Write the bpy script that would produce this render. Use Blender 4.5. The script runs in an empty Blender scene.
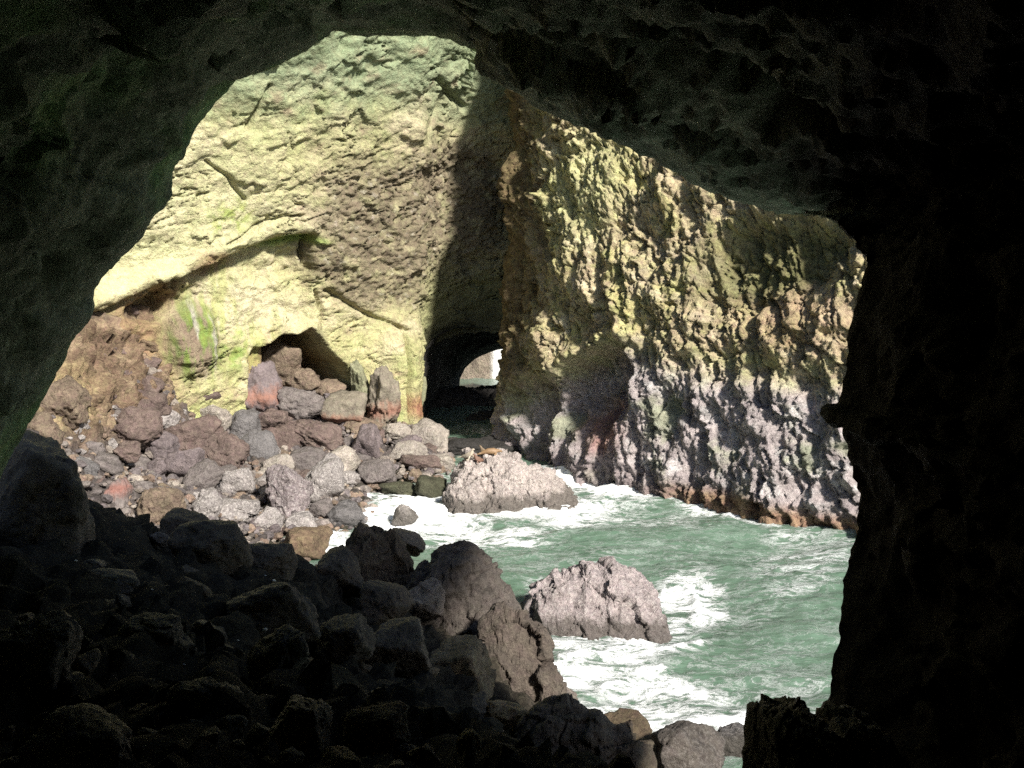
import bpy, bmesh, math, random
import numpy as np
from mathutils import Vector, noise as mnoise

random.seed(7)
rng = np.random.default_rng(7)
scene = bpy.context.scene
COL = scene.collection

# ------------------------------------------------------------------ camera
F = 983.0
CAM = np.array([0.0, 0.0, 20.0])
PITCH = math.atan((384 - 230) / F)
cp, sp = math.cos(PITCH), math.sin(PITCH)
camd = bpy.data.cameras.new("camera")
camd.sensor_width = 36.0
camd.lens = F / 1024 * 36.0
camd.clip_start = 0.1
camd.clip_end = 12000
cam = bpy.data.objects.new("camera", camd)
cam.location = CAM
cam.rotation_euler = (math.pi / 2 - PITCH, 0, 0)
COL.objects.link(cam)
scene.camera = cam


def ray(px, py):
    a = (px - 512.0) / F
    b = (384.0 - py) / F
    # camera axes: right=(1,0,0), fwd=(0,cp,-sp), up=(0,sp,cp)
    return np.array([a, cp + b * sp, -sp + b * cp])


def P(px, py, y):
    r = ray(px, py)
    return CAM + r * (y / r[1])


def Wt(px, py, z=0.0):
    r = ray(px, py)
    return CAM + r * ((z - CAM[2]) / r[2])


def proj(V):
    d = V - CAM
    dep = np.maximum(d[..., 1] * cp - d[..., 2] * sp, 0.01)
    up = d[..., 1] * sp + d[..., 2] * cp
    return 512 + F * d[..., 0] / dep, 384 - F * up / dep, dep


# ------------------------------------------------------------------ noise
_perm = np.random.default_rng(3).permutation(256)
_perm = np.concatenate([_perm, _perm, _perm])
_grad = np.random.default_rng(4).normal(size=(256, 3))
_grad /= np.linalg.norm(_grad, axis=1)[:, None]


def perlin(p):
    i = np.floor(p).astype(np.int64)
    f = p - i
    i &= 255
    u = f * f * f * (f * (f * 6 - 15) + 10)
    res = 0.0
    for dx in (0, 1):
        wx = u[..., 0] if dx else 1 - u[..., 0]
        for dy in (0, 1):
            wy = u[..., 1] if dy else 1 - u[..., 1]
            for dz in (0, 1):
                wz = u[..., 2] if dz else 1 - u[..., 2]
                h = _perm[_perm[_perm[(i[..., 0] + dx) & 255] + ((i[..., 1] + dy) & 255)] + ((i[..., 2] + dz) & 255)]
                g = _grad[h]
                res = res + wx * wy * wz * (g[..., 0] * (f[..., 0] - dx) + g[..., 1] * (f[..., 1] - dy) + g[..., 2] * (f[..., 2] - dz))
    return res * 1.6


def fbm(p, octv=5, gain=0.5, lac=2.03, ridged=False):
    a, s, n = 1.0, 0.0, 0.0
    q = np.array(p, dtype=float)
    for k in range(octv):
        v = perlin(q + 17.3 * k)
        if ridged:
            v = 1 - 2 * np.abs(v)
        s = s + a * v
        n += a
        a *= gain
        q = q * lac
    return s / n


_jit = np.random.default_rng(5).random((256, 3))


def voro(p):
    """F1, F2 distances and the cell's random value."""
    i = np.floor(p).astype(np.int64)
    f = p - i
    f1 = np.full(p.shape[:-1], 9.0)
    f2 = np.full(p.shape[:-1], 9.0)
    cid = np.zeros(p.shape[:-1])
    for dx in (-1, 0, 1):
        for dy in (-1, 0, 1):
            for dz in (-1, 0, 1):
                h = _perm[_perm[_perm[(i[..., 0] + dx) & 255] + ((i[..., 1] + dy) & 255)] + ((i[..., 2] + dz) & 255)]
                j = _jit[h]
                d = np.sqrt((dx + j[..., 0] - f[..., 0]) ** 2 + (dy + j[..., 1] - f[..., 1]) ** 2 + (dz + j[..., 2] - f[..., 2]) ** 2)
                c = d < f1
                f2 = np.where(c, f1, np.minimum(f2, d))
                cid = np.where(c, j[..., 0], cid)
                f1 = np.where(c, d, f1)
    return f1, f2, cid


_dirs = np.random.default_rng(6).normal(size=(256, 3))
_dirs /= np.linalg.norm(_dirs, axis=1)[:, None]


def facet(p, tilt=1.0):
    """broken-rock relief: every cell is a flat chip with its own height and slope."""
    i = np.floor(p).astype(np.int64)
    f = p - i
    f1 = np.full(p.shape[:-1], 9.0)
    val = np.zeros(p.shape[:-1])
    for dx in (-1, 0, 1):
        for dy in (-1, 0, 1):
            for dz in (-1, 0, 1):
                h = _perm[_perm[_perm[(i[..., 0] + dx) & 255] + ((i[..., 1] + dy) & 255)] + ((i[..., 2] + dz) & 255)]
                r = np.stack([f[..., 0] - dx, f[..., 1] - dy, f[..., 2] - dz], -1) - _jit[h]
                d = (r * r).sum(-1)
                c = d < f1
                f1 = np.where(c, d, f1)
                val = np.where(c, (_jit[h][..., 0] - 0.5) + tilt * (r * _dirs[h]).sum(-1), val)
    return val


def sstep(a, b, x):
    t = np.clip((x - a) / (b - a), 0, 1)
    return t * t * (3 - 2 * t)


def ell(px, py, cx, cy, rx, ry, rot=0.0, edge=0.4):
    c, s = math.cos(math.radians(rot)), math.sin(math.radians(rot))
    dx, dy = px - cx, py - cy
    u = (dx * c + dy * s) / rx
    v = (-dx * s + dy * c) / ry
    return 1 - sstep(1 - edge, 1 + edge, np.sqrt(u * u + v * v))


def pline(px, py, pts):
    """distance (pixels) to a polyline."""
    d = np.full(px.shape, 1e9)
    for (x0, y0), (x1, y1) in zip(pts[:-1], pts[1:]):
        ex, ey = x1 - x0, y1 - y0
        t = np.clip(((px - x0) * ex + (py - y0) * ey) / (ex * ex + ey * ey), 0, 1)
        d = np.minimum(d, np.hypot(px - x0 - t * ex, py - y0 - t * ey))
    return d


def mix(a, b, t):
    return a + (np.asarray(b) - a) * t[..., None]


# ------------------------------------------------------------------ mesh helpers
def mesh_from(name, verts, faces, colors=None, smooth=True, attrs=None):
    me = bpy.data.meshes.new(name)
    V = np.asarray(verts, dtype=np.float32).reshape(-1, 3)
    Fc = np.asarray(faces, dtype=np.int32)
    n = Fc.shape[1]
    me.vertices.add(len(V))
    me.vertices.foreach_set("co", V.ravel())
    me.loops.add(Fc.size)
    me.loops.foreach_set("vertex_index", Fc.ravel())
    me.polygons.add(len(Fc))
    me.polygons.foreach_set("loop_start", np.arange(0, Fc.size, n, dtype=np.int32))
    me.polygons.foreach_set("loop_total", np.full(len(Fc), n, dtype=np.int32))
    me.polygons.foreach_set("use_smooth", np.full(len(Fc), smooth, dtype=bool))
    me.update(calc_edges=True)
    if colors is not None:
        C = np.ones((len(V), 4), dtype=np.float32)
        C[:, :3] = np.clip(np.asarray(colors).reshape(-1, 3), 0, 1)
        a = me.color_attributes.new("Tint", 'FLOAT_COLOR', 'POINT')
        a.data.foreach_set("color", C.ravel())
    for k, v in (attrs or {}).items():
        a = me.attributes.new(k, 'FLOAT', 'POINT')
        a.data.foreach_set("value", np.asarray(v, dtype=np.float32).ravel())
    me.validate()
    return me


def grid_faces(nr, nc, wrap=False, flip=False):
    r = np.arange(nr - 1)[:, None]
    c = np.arange(nc if wrap else nc - 1)[None, :]
    c2 = (c + 1) % nc
    f = np.stack([r * nc + c, r * nc + c2, (r + 1) * nc + c2, (r + 1) * nc + c], -1).reshape(-1, 4)
    return f[:, ::-1] if flip else f


def grid_normals(V, wrap=False):
    if wrap:
        du = np.roll(V, -1, 1) - np.roll(V, 1, 1)
    else:
        du = np.gradient(V, axis=1)
    dv = np.gradient(V, axis=0)
    n = np.cross(du, dv)
    return n / np.maximum(np.linalg.norm(n, axis=-1, keepdims=True), 1e-9)


def add(name, me, mat, label=None, cat=None, group=None, kind=None, parent=None, loc=None):
    o = bpy.data.objects.new(name, me)
    COL.objects.link(o)
    if mat is not None and len(me.materials) == 0:
        me.materials.append(mat)
    if parent is not None:
        o.parent = parent
    if loc is not None:
        o.location = loc
    for k, v in (("label", label), ("category", cat), ("group", group), ("kind", kind)):
        if v:
            o[k] = v
    return o


# ------------------------------------------------------------------ materials
def nodes_of(name):
    m = bpy.data.materials.new(name)
    m.use_nodes = True
    nt = m.node_tree
    b = nt.nodes["Principled BSDF"]
    return m, nt, b


def nd(nt, t, **kw):
    n = nt.nodes.new(t)
    for k, v in kw.items():
        if k in n.inputs:
            n.inputs[k].default_value = v
        else:
            setattr(n, k, v)
    return n


def rock_material(name, source, scale=1.0, bump=0.25, rough=0.85, speck=0.0, spec=0.3, var=0.55, crack=0.35, stain=None, weed=False):
    """source: 'vertex' = colour attribute; 'object' = the object's own colour, alpha = pale barnacle speckle."""
    m, nt, b = nodes_of(name)
    L = nt.links.new
    geo = nd(nt, 'ShaderNodeNewGeometry')
    pos = nd(nt, 'ShaderNodeVectorMath', operation='SCALE')
    L(geo.outputs['Position'], pos.inputs[0])
    pos.inputs['Scale'].default_value = scale
    n1 = nd(nt, 'ShaderNodeTexNoise', Scale=0.55, Detail=9.0, Roughness=0.66)
    n2 = nd(nt, 'ShaderNodeTexNoise', Scale=3.2, Detail=8.0, Roughness=0.7)
    n3 = nd(nt, 'ShaderNodeTexNoise', Scale=1.6, Detail=6.0, Roughness=0.75)
    vo = nd(nt, 'ShaderNodeTexVoronoi', Scale=1.7)
    vo.feature = 'DISTANCE_TO_EDGE'
    wp = nd(nt, 'ShaderNodeVectorMath', operation='MULTIPLY_ADD')
    for n in (n1, n2, n3):
        L(pos.outputs[0], n.inputs['Vector'])
    L(n3.outputs['Color'], wp.inputs[0])
    wp.inputs[1].default_value = (1.8, 1.8, 1.8)
    L(pos.outputs[0], wp.inputs[2])
    L(wp.outputs[0], vo.inputs['Vector'])
    if source == 'vertex':
        a = nd(nt, 'ShaderNodeVertexColor', layer_name='Tint')
        base = a.outputs['Color']
        alpha = None
    else:
        a = nd(nt, 'ShaderNodeObjectInfo')
        base = a.outputs['Color']
        alpha = a.outputs['Alpha']
    # light and dark mottling of the stone itself
    r1 = nd(nt, 'ShaderNodeMapRange')
    r1.inputs['From Min'].default_value = 0.3
    r1.inputs['From Max'].default_value = 0.7
    r1.inputs['To Min'].default_value = 1 - var
    r1.inputs['To Max'].default_value = 1 + var * 0.75
    ad = nd(nt, 'ShaderNodeMath', operation='ADD')
    L(n1.outputs['Fac'], ad.inputs[0])
    L(n2.outputs['Fac'], ad.inputs[1])
    hf = nd(nt, 'ShaderNodeMath', operation='MULTIPLY')
    L(ad.outputs[0], hf.inputs[0])
    hf.inputs[1].default_value = 0.5
    L(hf.outputs[0], r1.inputs['Value'])
    mul = nd(nt, 'ShaderNodeVectorMath', operation='SCALE')
    L(base, mul.inputs[0])
    L(r1.outputs[0], mul.inputs['Scale'])
    # hue drift: warm and cool mineral tones
    hs = nd(nt, 'ShaderNodeHueSaturation')
    hr = nd(nt, 'ShaderNodeMapRange')
    hr.inputs['From Min'].default_value = 0.3
    hr.inputs['From Max'].default_value = 0.7
    hr.inputs['To Min'].default_value = 0.47
    hr.inputs['To Max'].default_value = 0.53
    L(n3.outputs['Fac'], hr.inputs['Value'])
    L(hr.outputs[0], hs.inputs['Hue'])
    L(mul.outputs[0], hs.inputs['Color'])
    col = hs.outputs['Color']
    # fine cracks
    cr = nd(nt, 'ShaderNodeMapRange')
    cr.inputs['From Min'].default_value = 0.0
    cr.inputs['From Max'].default_value = 0.035
    cr.inputs['To Min'].default_value = 1 - crack * 0.8
    cr.inputs['To Max'].default_value = 1.0
    L(vo.outputs['Distance'], cr.inputs['Value'])
    mask = nd(nt, 'ShaderNodeMapRange')
    mask.inputs['From Min'].default_value = 0.42
    mask.inputs['From Max'].default_value = 0.6
    L(n1.outputs['Fac'], mask.inputs['Value'])
    mx = nd(nt, 'ShaderNodeMath', operation='MAXIMUM')
    L(cr.outputs[0], mx.inputs[0])
    L(mask.outputs[0], mx.inputs[1])
    sc2 = nd(nt, 'ShaderNodeVectorMath', operation='SCALE')
    L(col, sc2.inputs[0])
    L(mx.outputs[0], sc2.inputs['Scale'])
    col = sc2.outputs[0]
    if alpha is not None or speck > 0:
        ns = nd(nt, 'ShaderNodeTexNoise', Scale=4.5, Detail=5.0, Roughness=0.8)
        L(pos.outputs[0], ns.inputs['Vector'])
        sr = nd(nt, 'ShaderNodeMapRange')
        sr.inputs['From Min'].default_value = 0.5
        sr.inputs['From Max'].default_value = 0.6
        L(ns.outputs['Fac'], sr.inputs['Value'])
        sm = nd(nt, 'ShaderNodeMath', operation='MULTIPLY')
        L(sr.outputs[0], sm.inputs[0])
        if alpha is not None:
            L(alpha, sm.inputs[1])
        else:
            sm.inputs[1].default_value = speck
        mxc = nd(nt, 'ShaderNodeMix', data_type='RGBA')
        L(sm.outputs[0], mxc.inputs['Factor'])
        L(col, mxc.inputs[6])
        mxc.inputs[7].default_value = (0.56, 0.52, 0.49, 1)
        col = mxc.outputs[2]
    if weed:
        sp_ = nd(nt, 'ShaderNodeSeparateXYZ')
        L(geo.outputs['Position'], sp_.inputs[0])
        wz = nd(nt, 'ShaderNodeMath', operation='MULTIPLY_ADD')
        L(n1.outputs['Fac'], wz.inputs[0])
        wz.inputs[1].default_value = -2.6
        L(sp_.outputs['Z'], wz.inputs[2])
        wr = nd(nt, 'ShaderNodeMapRange')
        wr.inputs['From Min'].default_value = -0.55
        wr.inputs['From Max'].default_value = -0.05
        wr.inputs['To Min'].default_value = 0.75
        wr.inputs['To Max'].default_value = 0.0
        L(wz.outputs[0], wr.inputs['Value'])
        wm = nd(nt, 'ShaderNodeMix', data_type='RGBA')
        L(wr.outputs[0], wm.inputs['Factor'])
        L(col, wm.inputs[6])
        wm.inputs[7].default_value = (0.06, 0.052, 0.04, 1)
        col = wm.outputs[2]
    if stain:
        sc_, zc, zw, stretch = stain
        tc = nd(nt, 'ShaderNodeTexCoord')
        xyz = nd(nt, 'ShaderNodeSeparateXYZ')
        L(tc.outputs['Object'], xyz.inputs[0])
        mpp = nd(nt, 'ShaderNodeMapping')
        mpp.inputs['Scale'].default_value = (1.2, 1.2, stretch)
        L(tc.outputs['Object'], mpp.inputs['Vector'])
        nz_ = nd(nt, 'ShaderNodeTexNoise', Scale=1.4, Detail=6.0, Roughness=0.65)
        L(mpp.outputs[0], nz_.inputs['Vector'])
        s1 = nd(nt, 'ShaderNodeMath', operation='SUBTRACT')
        L(xyz.outputs['Z'], s1.inputs[0])
        s1.inputs[1].default_value = zc
        s2 = nd(nt, 'ShaderNodeMath', operation='ABSOLUTE')
        L(s1.outputs[0], s2.inputs[0])
        s3 = nd(nt, 'ShaderNodeMath', operation='DIVIDE')
        L(s2.outputs[0], s3.inputs[0])
        s3.inputs[1].default_value = zw
        s4 = nd(nt, 'ShaderNodeMath', operation='SUBTRACT')
        L(nz_.outputs['Fac'], s4.inputs[0])
        s5 = nd(nt, 'ShaderNodeMath', operation='MULTIPLY')
        L(s3.outputs[0], s5.inputs[0])
        s5.inputs[1].default_value = 0.5
        L(s5.outputs[0], s4.inputs[1])
        s6 = nd(nt, 'ShaderNodeMapRange')
        s6.inputs['From Min'].default_value = 0.12
        s6.inputs['From Max'].default_value = 0.5
        s6.inputs['To Max'].default_value = 0.8
        L(s4.outputs[0], s6.inputs['Value'])
        sx = nd(nt, 'ShaderNodeMix', data_type='RGBA')
        L(s6.outputs[0], sx.inputs['Factor'])
        L(col, sx.inputs[6])
        sx.inputs[7].default_value = (*sc_, 1)
        col = sx.outputs[2]
    L(col, b.inputs['Base Color'])
    # relief
    h = nd(nt, 'ShaderNodeMath', operation='MULTIPLY_ADD')
    L(n2.outputs['Fac'], h.inputs[0])
    h.inputs[1].default_value = 0.6
    L(n1.outputs['Fac'], h.inputs[2])
    h2 = nd(nt, 'ShaderNodeMath', operation='MULTIPLY_ADD')
    L(mx.outputs[0], h2.inputs[0])
    h2.inputs[1].default_value = 0.3 * crack
    L(h.outputs[0], h2.inputs[2])
    bp = nd(nt, 'ShaderNodeBump', Strength=1.0, Distance=bump)
    L(h2.outputs[0], bp.inputs['Height'])
    L(bp.outputs['Normal'], b.inputs['Normal'])
    b.inputs['Roughness'].default_value = rough
    b.inputs['Specular IOR Level'].default_value = spec
    return m


M_back = rock_material("pale mossy cave rock", 'vertex', 1.3, 0.5, 0.9, spec=0.12, var=0.5, crack=0.12)
M_right = rock_material("rugged cave rock", 'vertex', 1.0, 0.75, 0.8, spec=0.25, var=0.75, crack=0.2)
M_shell = rock_material("dark cave rock", 'vertex', 1.3, 0.3, 0.85, spec=0.2, var=0.7)
M_slope = rock_material("stony slope", 'vertex', 1.6, 0.4, 0.9, spec=0.15, var=0.7)
M_boulder = rock_material("boulder stone", 'object', 1.5, 0.4, 0.75, spec=0.35, var=0.75)
M_wet = rock_material("dark wet boulder stone", 'object', 1.8, 0.2, 0.55, spec=0.35, var=0.6)
RUST = (0.29, 0.14, 0.10)
M_red_mid = rock_material("boulder stone with a rust band", 'object', 1.5, 0.22, 0.8, stain=(RUST, -0.5, 1.3, 0.6))
M_red_foot = rock_material("pillar stone with a rust foot", 'object', 1.5, 0.22, 0.8, stain=(RUST, -2.9, 1.8, 0.6))
M_red_top = rock_material("boulder stone with a red top", 'object', 1.5, 0.22, 0.8, stain=((0.27, 0.12, 0.095), 1.3, 0.8, 0.5))
M_red_low = rock_material("boulder stone with a red edge", 'object', 1.5, 0.22, 0.8, stain=(RUST, -0.8, 0.9, 0.6))
M_mossy = rock_material("boulder stone with green streaks", 'object', 1.5, 0.22, 0.8, stain=((0.17, 0.27, 0.06), -0.6, 3.4, 0.2))
M_searock = rock_material("barnacled sea rock", 'object', 1.5, 0.5, 0.65, spec=0.4, var=0.75, weed=True)

# ------------------------------------------------------------------ 1. back wall of the chamber
def resample(pts, n):
    pts = np.asarray(pts, float)
    d = np.concatenate([[0], np.cumsum(np.linalg.norm(np.diff(pts, axis=0), axis=1))])
    t = np.linspace(0, d[-1], n)
    return np.stack([np.interp(t, d, pts[:, k]) for k in range(pts.shape[1])], -1)


def smooth1(A, it, wrap=False):
    A = A.copy()
    for _ in range(it):
        if wrap:
            A = 0.5 * A + 0.25 * (np.roll(A, 1, 0) + np.roll(A, -1, 0))
        else:
            A[1:-1] = 0.5 * A[1:-1] + 0.25 * (A[:-2] + A[2:])
    return A


BACK_PLAN = [(-46, 44), (-44, 58), (-37, 70), (-29, 79), (-20, 87), (-13, 92.5), (-9.6, 95.5), (-8.2, 99.5), (-4, 102), (3, 104), (12, 104)]


WALLREF = {}


def back_wall():
    nu, nz = 640, 470
    pl = smooth1(resample(BACK_PLAN, nu), 190)
    z = np.linspace(-3, 50, nz)
    d = np.gradient(pl, axis=0)
    nrm = np.stack([d[:, 1], -d[:, 0]], -1)
    nrm /= np.linalg.norm(nrm, axis=1)[:, None]
    lean = 0.010 * np.maximum(z - 12, 0) ** 2
    V = np.zeros((nz, nu, 3))
    V[..., 0] = pl[None, :, 0] + nrm[None, :, 0] * lean[:, None]
    V[..., 1] = pl[None, :, 1] + nrm[None, :, 1] * lean[:, None]
    V[..., 2] = z[:, None]
    N = grid_normals(V)
    if N[nz // 2, nu // 2, 1] > 0:
        N = -N
    px, py, _ = proj(V)
    wob = fbm(V * 0.18, 4) * 16
    wob2 = fbm(V * 0.18 + 50, 4) * 16
    qx, qy = px + wob, py + wob2
    D = 1.5 * fbm(V * np.array([0.07, 0.07, 0.11]), 4)
    # sloping beds: smooth, running up to the right
    sh = V.copy()
    sh[..., 2] = (V[..., 2] - 0.35 * V[..., 0]) * 1.7
    D += 0.34 * fbm(sh * 0.2, 4, 0.5, ridged=True)
    f1, f2, cid = voro(V * np.array([0.45, 0.45, 0.6]) + 0.35 * fbm(V * 0.6, 3)[..., None])
    D += 0.35 * (cid - 0.5) * sstep(0.0, 0.12, f2 - f1)
    # rough mottled patch
    patch = np.clip(ell(qx, qy, 405, 225, 105, 70, -12, 0.35) + ell(qx, qy, 470, 185, 40, 45, 0, .4) + 0.6 * ell(qx, qy, 370, 275, 60, 28, 15, .5), 0, 1)
    f1b, f2b, cidb = voro(V * 1.5)
    D += patch * (0.26 * fbm(V * 1.2, 5, 0.62, ridged=True) + 0.18 * (cidb - 0.5))
    # overhanging lip and the recess below it
    lip = np.interp(px, [60, 100, 150, 220, 262, 310, 322, 335, 420], [318, 309, 286, 258, 241, 231, 236, 262, 262]) + 0.25 * wob
    below = sstep(0, 5, py - lip) * (1 - sstep(25, 120, py - lip)) * (1 - sstep(306, 316, px + 0.3 * wob))
    D -= (1.2 + 1.6 * fbm(V * 0.25 + 610, 4)) * below
    D += 0.7 * np.exp(-((py - lip + 8) / 9.0) ** 2) * (1 - sstep(306, 318, px))
    # shaded undercut at the left end of the lip
    D -= 3.0 * ell(qx, qy, 150, 302, 22, 11, -15, .5)
    # cracks
    for pts, w, dep in (([(309, 236), (307, 252), (313, 270)], 3, 2.2), ([(318, 290), (324, 312), (318, 345)], 2.2, 1.0),
                        ([(328, 290), (352, 303), (378, 318), (402, 330)], 2, 0.9), ([(432, 130), (447, 112), (452, 95)], 3, 1.2),
                        ([(445, 82), (458, 96), (466, 106)], 2.5, 1.0), ([(270, 85), (262, 100), (248, 128)], 2.2, 0.9),
                        ([(206, 160), (230, 178), (246, 200)], 1.5, .6), ([(225, 245), (260, 222), (300, 214)], 1.5, .6)):
        dd = pline(px + 0.35 * wob, py + 0.35 * wob2, pts)
        D -= dep * np.exp(-(dd / w) ** 2)
    # the shallow cave at the foot of the wall
    top = np.interp(px, [240, 256, 268, 284, 300, 312, 322, 330, 344, 352, 360], [372, 350, 346, 335, 338, 330, 336, 350, 362, 380, 400]) + 0.5 * wob
    cav = sstep(-2, 4, py - top + 0.2 * wob2) * sstep(246, 254, px) * (1 - sstep(348, 354, px))
    D -= 8.5 * cav * sstep(262, 310, px) + 1.4 * cav
    # buttresses beside the tunnel, and the recess round the tunnel mouth
    calm_ = sstep(-.15, .3, fbm(V * 0.13 + 500, 3))
    D += 2.2 * np.exp(-((px - 400) / 26.0) ** 2) * sstep(300, 345, py)
    D -= 1.5 * np.exp(-((px - 398) / 2.2) ** 2) * sstep(310, 345, py)
    D -= 1.2 * sstep(415, 455, px + 0.4 * wob)
    D -= 3.6 * ell(px + 0.4 * wob, py + 0.4 * wob2, 488, 410, 58, 110, 0, .6)
    D += 1.6 * ell(qx, qy, 190, 338, 22, 32, 10, .35)
    D += (0.09 + 0.1 * calm_) * fbm(V * 1.5, 5, 0.62)
    f1, f2, cid = voro(sh * 1.1 + 0.3 * fbm(V * 1.4, 3)[..., None])
    D += 0.14 * (cid - 0.5) * sstep(-.1, .3, fbm(V * 0.25 + 200, 3))
    WVb = 0.3 * np.stack([fbm(V * 0.7 + 7 * q_, 3) for q_ in range(3)], -1)
    chips = sh * np.array([0.8, 0.8, 0.8]) + 0.5 * fbm(V * 0.9 + 5, 3)[..., None]
    calm = sstep(-.15, .3, fbm(V * 0.13 + 500, 3)) * 0.8 + 0.2
    D += 0.34 * facet(V * 0.26 + WVb, 0.9) + (0.08 * calm + 0.1 * patch) * facet(sh * 1.15 + WVb, 1.1) + 0.12 * patch * facet(V * 1.6 + WVb, 1.2)
    D += 0.08 * fbm(chips * 1.9, 4, 0.65, ridged=True) * (0.05 + sstep(-.1, .4, fbm(V * 0.2 + 300, 3)))
    for o_ in (0, 80):      # bedding joints
        j_ = np.abs(fbm(sh * np.array([0.13, 0.13, 0.33]) + o_, 4, .55))
        D -= 0.5 * np.exp(-(j_ / 0.018) ** 2) * sstep(0.0, 0.3, fbm(V * 0.16 + 400 + o_, 3))
    Vd = V + N * D[..., None]

    # ---- colours of the stone and what grows on it
    n1 = fbm(V * 0.22 + 9, 5, 0.6)
    n2 = fbm(V * 0.7 + 31, 5, 0.65)
    C = np.zeros(V.shape) + np.array([0.475, 0.45, 0.235])
    C = mix(C, [0.58, 0.52, 0.33], sstep(-0.1, 0.35, n1))
    C = mix(C, [0.39, 0.42, 0.17], sstep(0.0, 0.4, fbm(V * 0.3 + 77, 5, 0.6)) * 0.7)
    top_g = 1 - sstep(70, 150, py + 40 * n1 - (px - 300) * 0.05)
    C = mix(C, [0.26, 0.32, 0.20], top_g * 0.85)
    C = mix(C, [0.40, 0.30, 0.21], sstep(0.12, 0.45, fbm(sh * 0.35 + 5, 5, .6)) * 0.6)
    C = mix(C, [0.60, 0.58, 0.37], ell(qx, qy, 190, 215, 110, 90, -35, .6) * 0.5)
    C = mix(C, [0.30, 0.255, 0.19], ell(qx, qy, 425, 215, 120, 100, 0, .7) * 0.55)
    pm = np.clip(patch * 1.1 - 0.15, 0, 1)
    C = mix(C, [0.185, 0.15, 0.105], pm * 0.9 * sstep(-0.3, 0.2, n2 + 0.12))
    C = mix(C, [0.42, 0.38, 0.30], pm * sstep(0.22, 0.4, fbm(V * 1.6 + 8, 4, .6)) * 0.8)
    C = mix(C, [0.62, 0.56, 0.38], ell(qx, qy, 245, 308, 60, 26, 5, .5) * 0.75)
    C = mix(C, [0.63, 0.60, 0.36], ell(qx, qy, 140, 275, 50, 30, -28, .5) * 0.7)
    C = mix(C, [0.24, 0.33, 0.08], np.clip(ell(qx, qy, 290, 240, 28, 6, -4, .5) + ell(qx, qy, 230, 345, 26, 22, -30, .5) * sstep(-.1, .2, n2), 0, 1) * 0.85)
    C = mix(C, [0.30, 0.38, 0.09], ell(qx, qy, 230, 215, 28, 14, -25, .6) * sstep(-.05, .2, n2) * 0.8)
    C = mix(C, [0.27, 0.17, 0.09], np.clip(ell(qx, qy, 150, 296, 46, 16, -12, .4) + ell(qx, qy, 215, 268, 26, 9, -10, .4), 0, 1) * 0.8)  # brown shadow band under the lip, put into the wall colour
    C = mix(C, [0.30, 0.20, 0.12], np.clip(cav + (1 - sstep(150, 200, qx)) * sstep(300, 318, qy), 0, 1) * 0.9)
    C = mix(C, [0.30, 0.31, 0.15], sstep(400, 440, qx) * sstep(240, 300, py) * 0.7)
    stv = fbm(V * np.array([1.1, 1.1, 0.16]) + 21, 5, .65)
    gm = ell(qx, qy, 190, 338, 26, 38, 10, .5)
    C = mix(C, [0.27, 0.21, 0.15], gm)
    C = mix(C, [0.17, 0.26, 0.06], gm * sstep(-.12, .12, stv))
    C = mix(C, [0.42, 0.40, 0.33], gm * sstep(.18, .3, fbm(V * np.array([1.4, 1.4, 0.2]) + 61, 4, .6)))
    C = mix(C, [0.36, 0.40, 0.12], sstep(-.05, .25, stv) * ell(qx, qy, 235, 330, 50, 60, 0, .6) * 0.6)
    C = mix(C, [0.34, 0.14, 0.09], ell(qx, qy, 412, 405, 20, 14, 0, .5) * 0.8)
    C = mix(C, [0.10, 0.095, 0.07], sstep(432, 470, qx) * sstep(255, 350, py) * 0.9)  # shade round the tunnel mouth painted into the wall colour
    # dark lines of the cracks: soil and lichen in the joints
    Z = Vd
    WALLREF.update(px=px.ravel(), py=py.ravel(), V=Vd.reshape(-1, 3))
    hole = inside_poly(px + 0.35 * wob2 + 5 * fbm(V * 0.9, 3), py + 0.5 * wob + 5 * fbm(V * 0.9 + 8, 3), TUNNEL_MOUTH)
    Fc = grid_faces(nz, nu)
    fh = hole.ravel()[Fc].all(1)
    Fc = Fc[~fh]
    # rock mass behind: roof and back so that the wall is a body
    back = np.zeros((3, nu, 3))
    last = Vd[-1]
    back[0] = last + np.array([0, 3, 3.0])
    back[1] = last + np.array([-2, 16, 5.0])
    back[2] = last + np.array([-4, 26, 3.0])
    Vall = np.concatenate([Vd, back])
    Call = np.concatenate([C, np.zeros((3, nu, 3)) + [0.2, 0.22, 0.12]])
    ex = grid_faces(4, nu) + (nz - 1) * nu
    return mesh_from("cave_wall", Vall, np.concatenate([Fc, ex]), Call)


def inside_poly(px, py, poly):
    res = np.zeros(px.shape, bool)
    n = len(poly)
    for i in range(n):
        x0, y0 = poly[i]
        x1, y1 = poly[(i + 1) % n]
        c = ((y0 > py) != (y1 > py)) & (px < (x1 - x0) * (py - y0) / (y1 - y0 + 1e-12) + x0)
        res ^= c
    return res


TUNNEL_MOUTH = [(429, 470), (428, 420), (430, 392), (434, 366), (447, 352), (462, 346), (480, 337), (500, 334), (530, 334), (545, 380), (545, 470)]
o = add("cave_wall", back_wall(), M_back, "tall pale yellow-green rock wall curving round the back of the cave", "cave wall", kind="structure")

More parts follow.
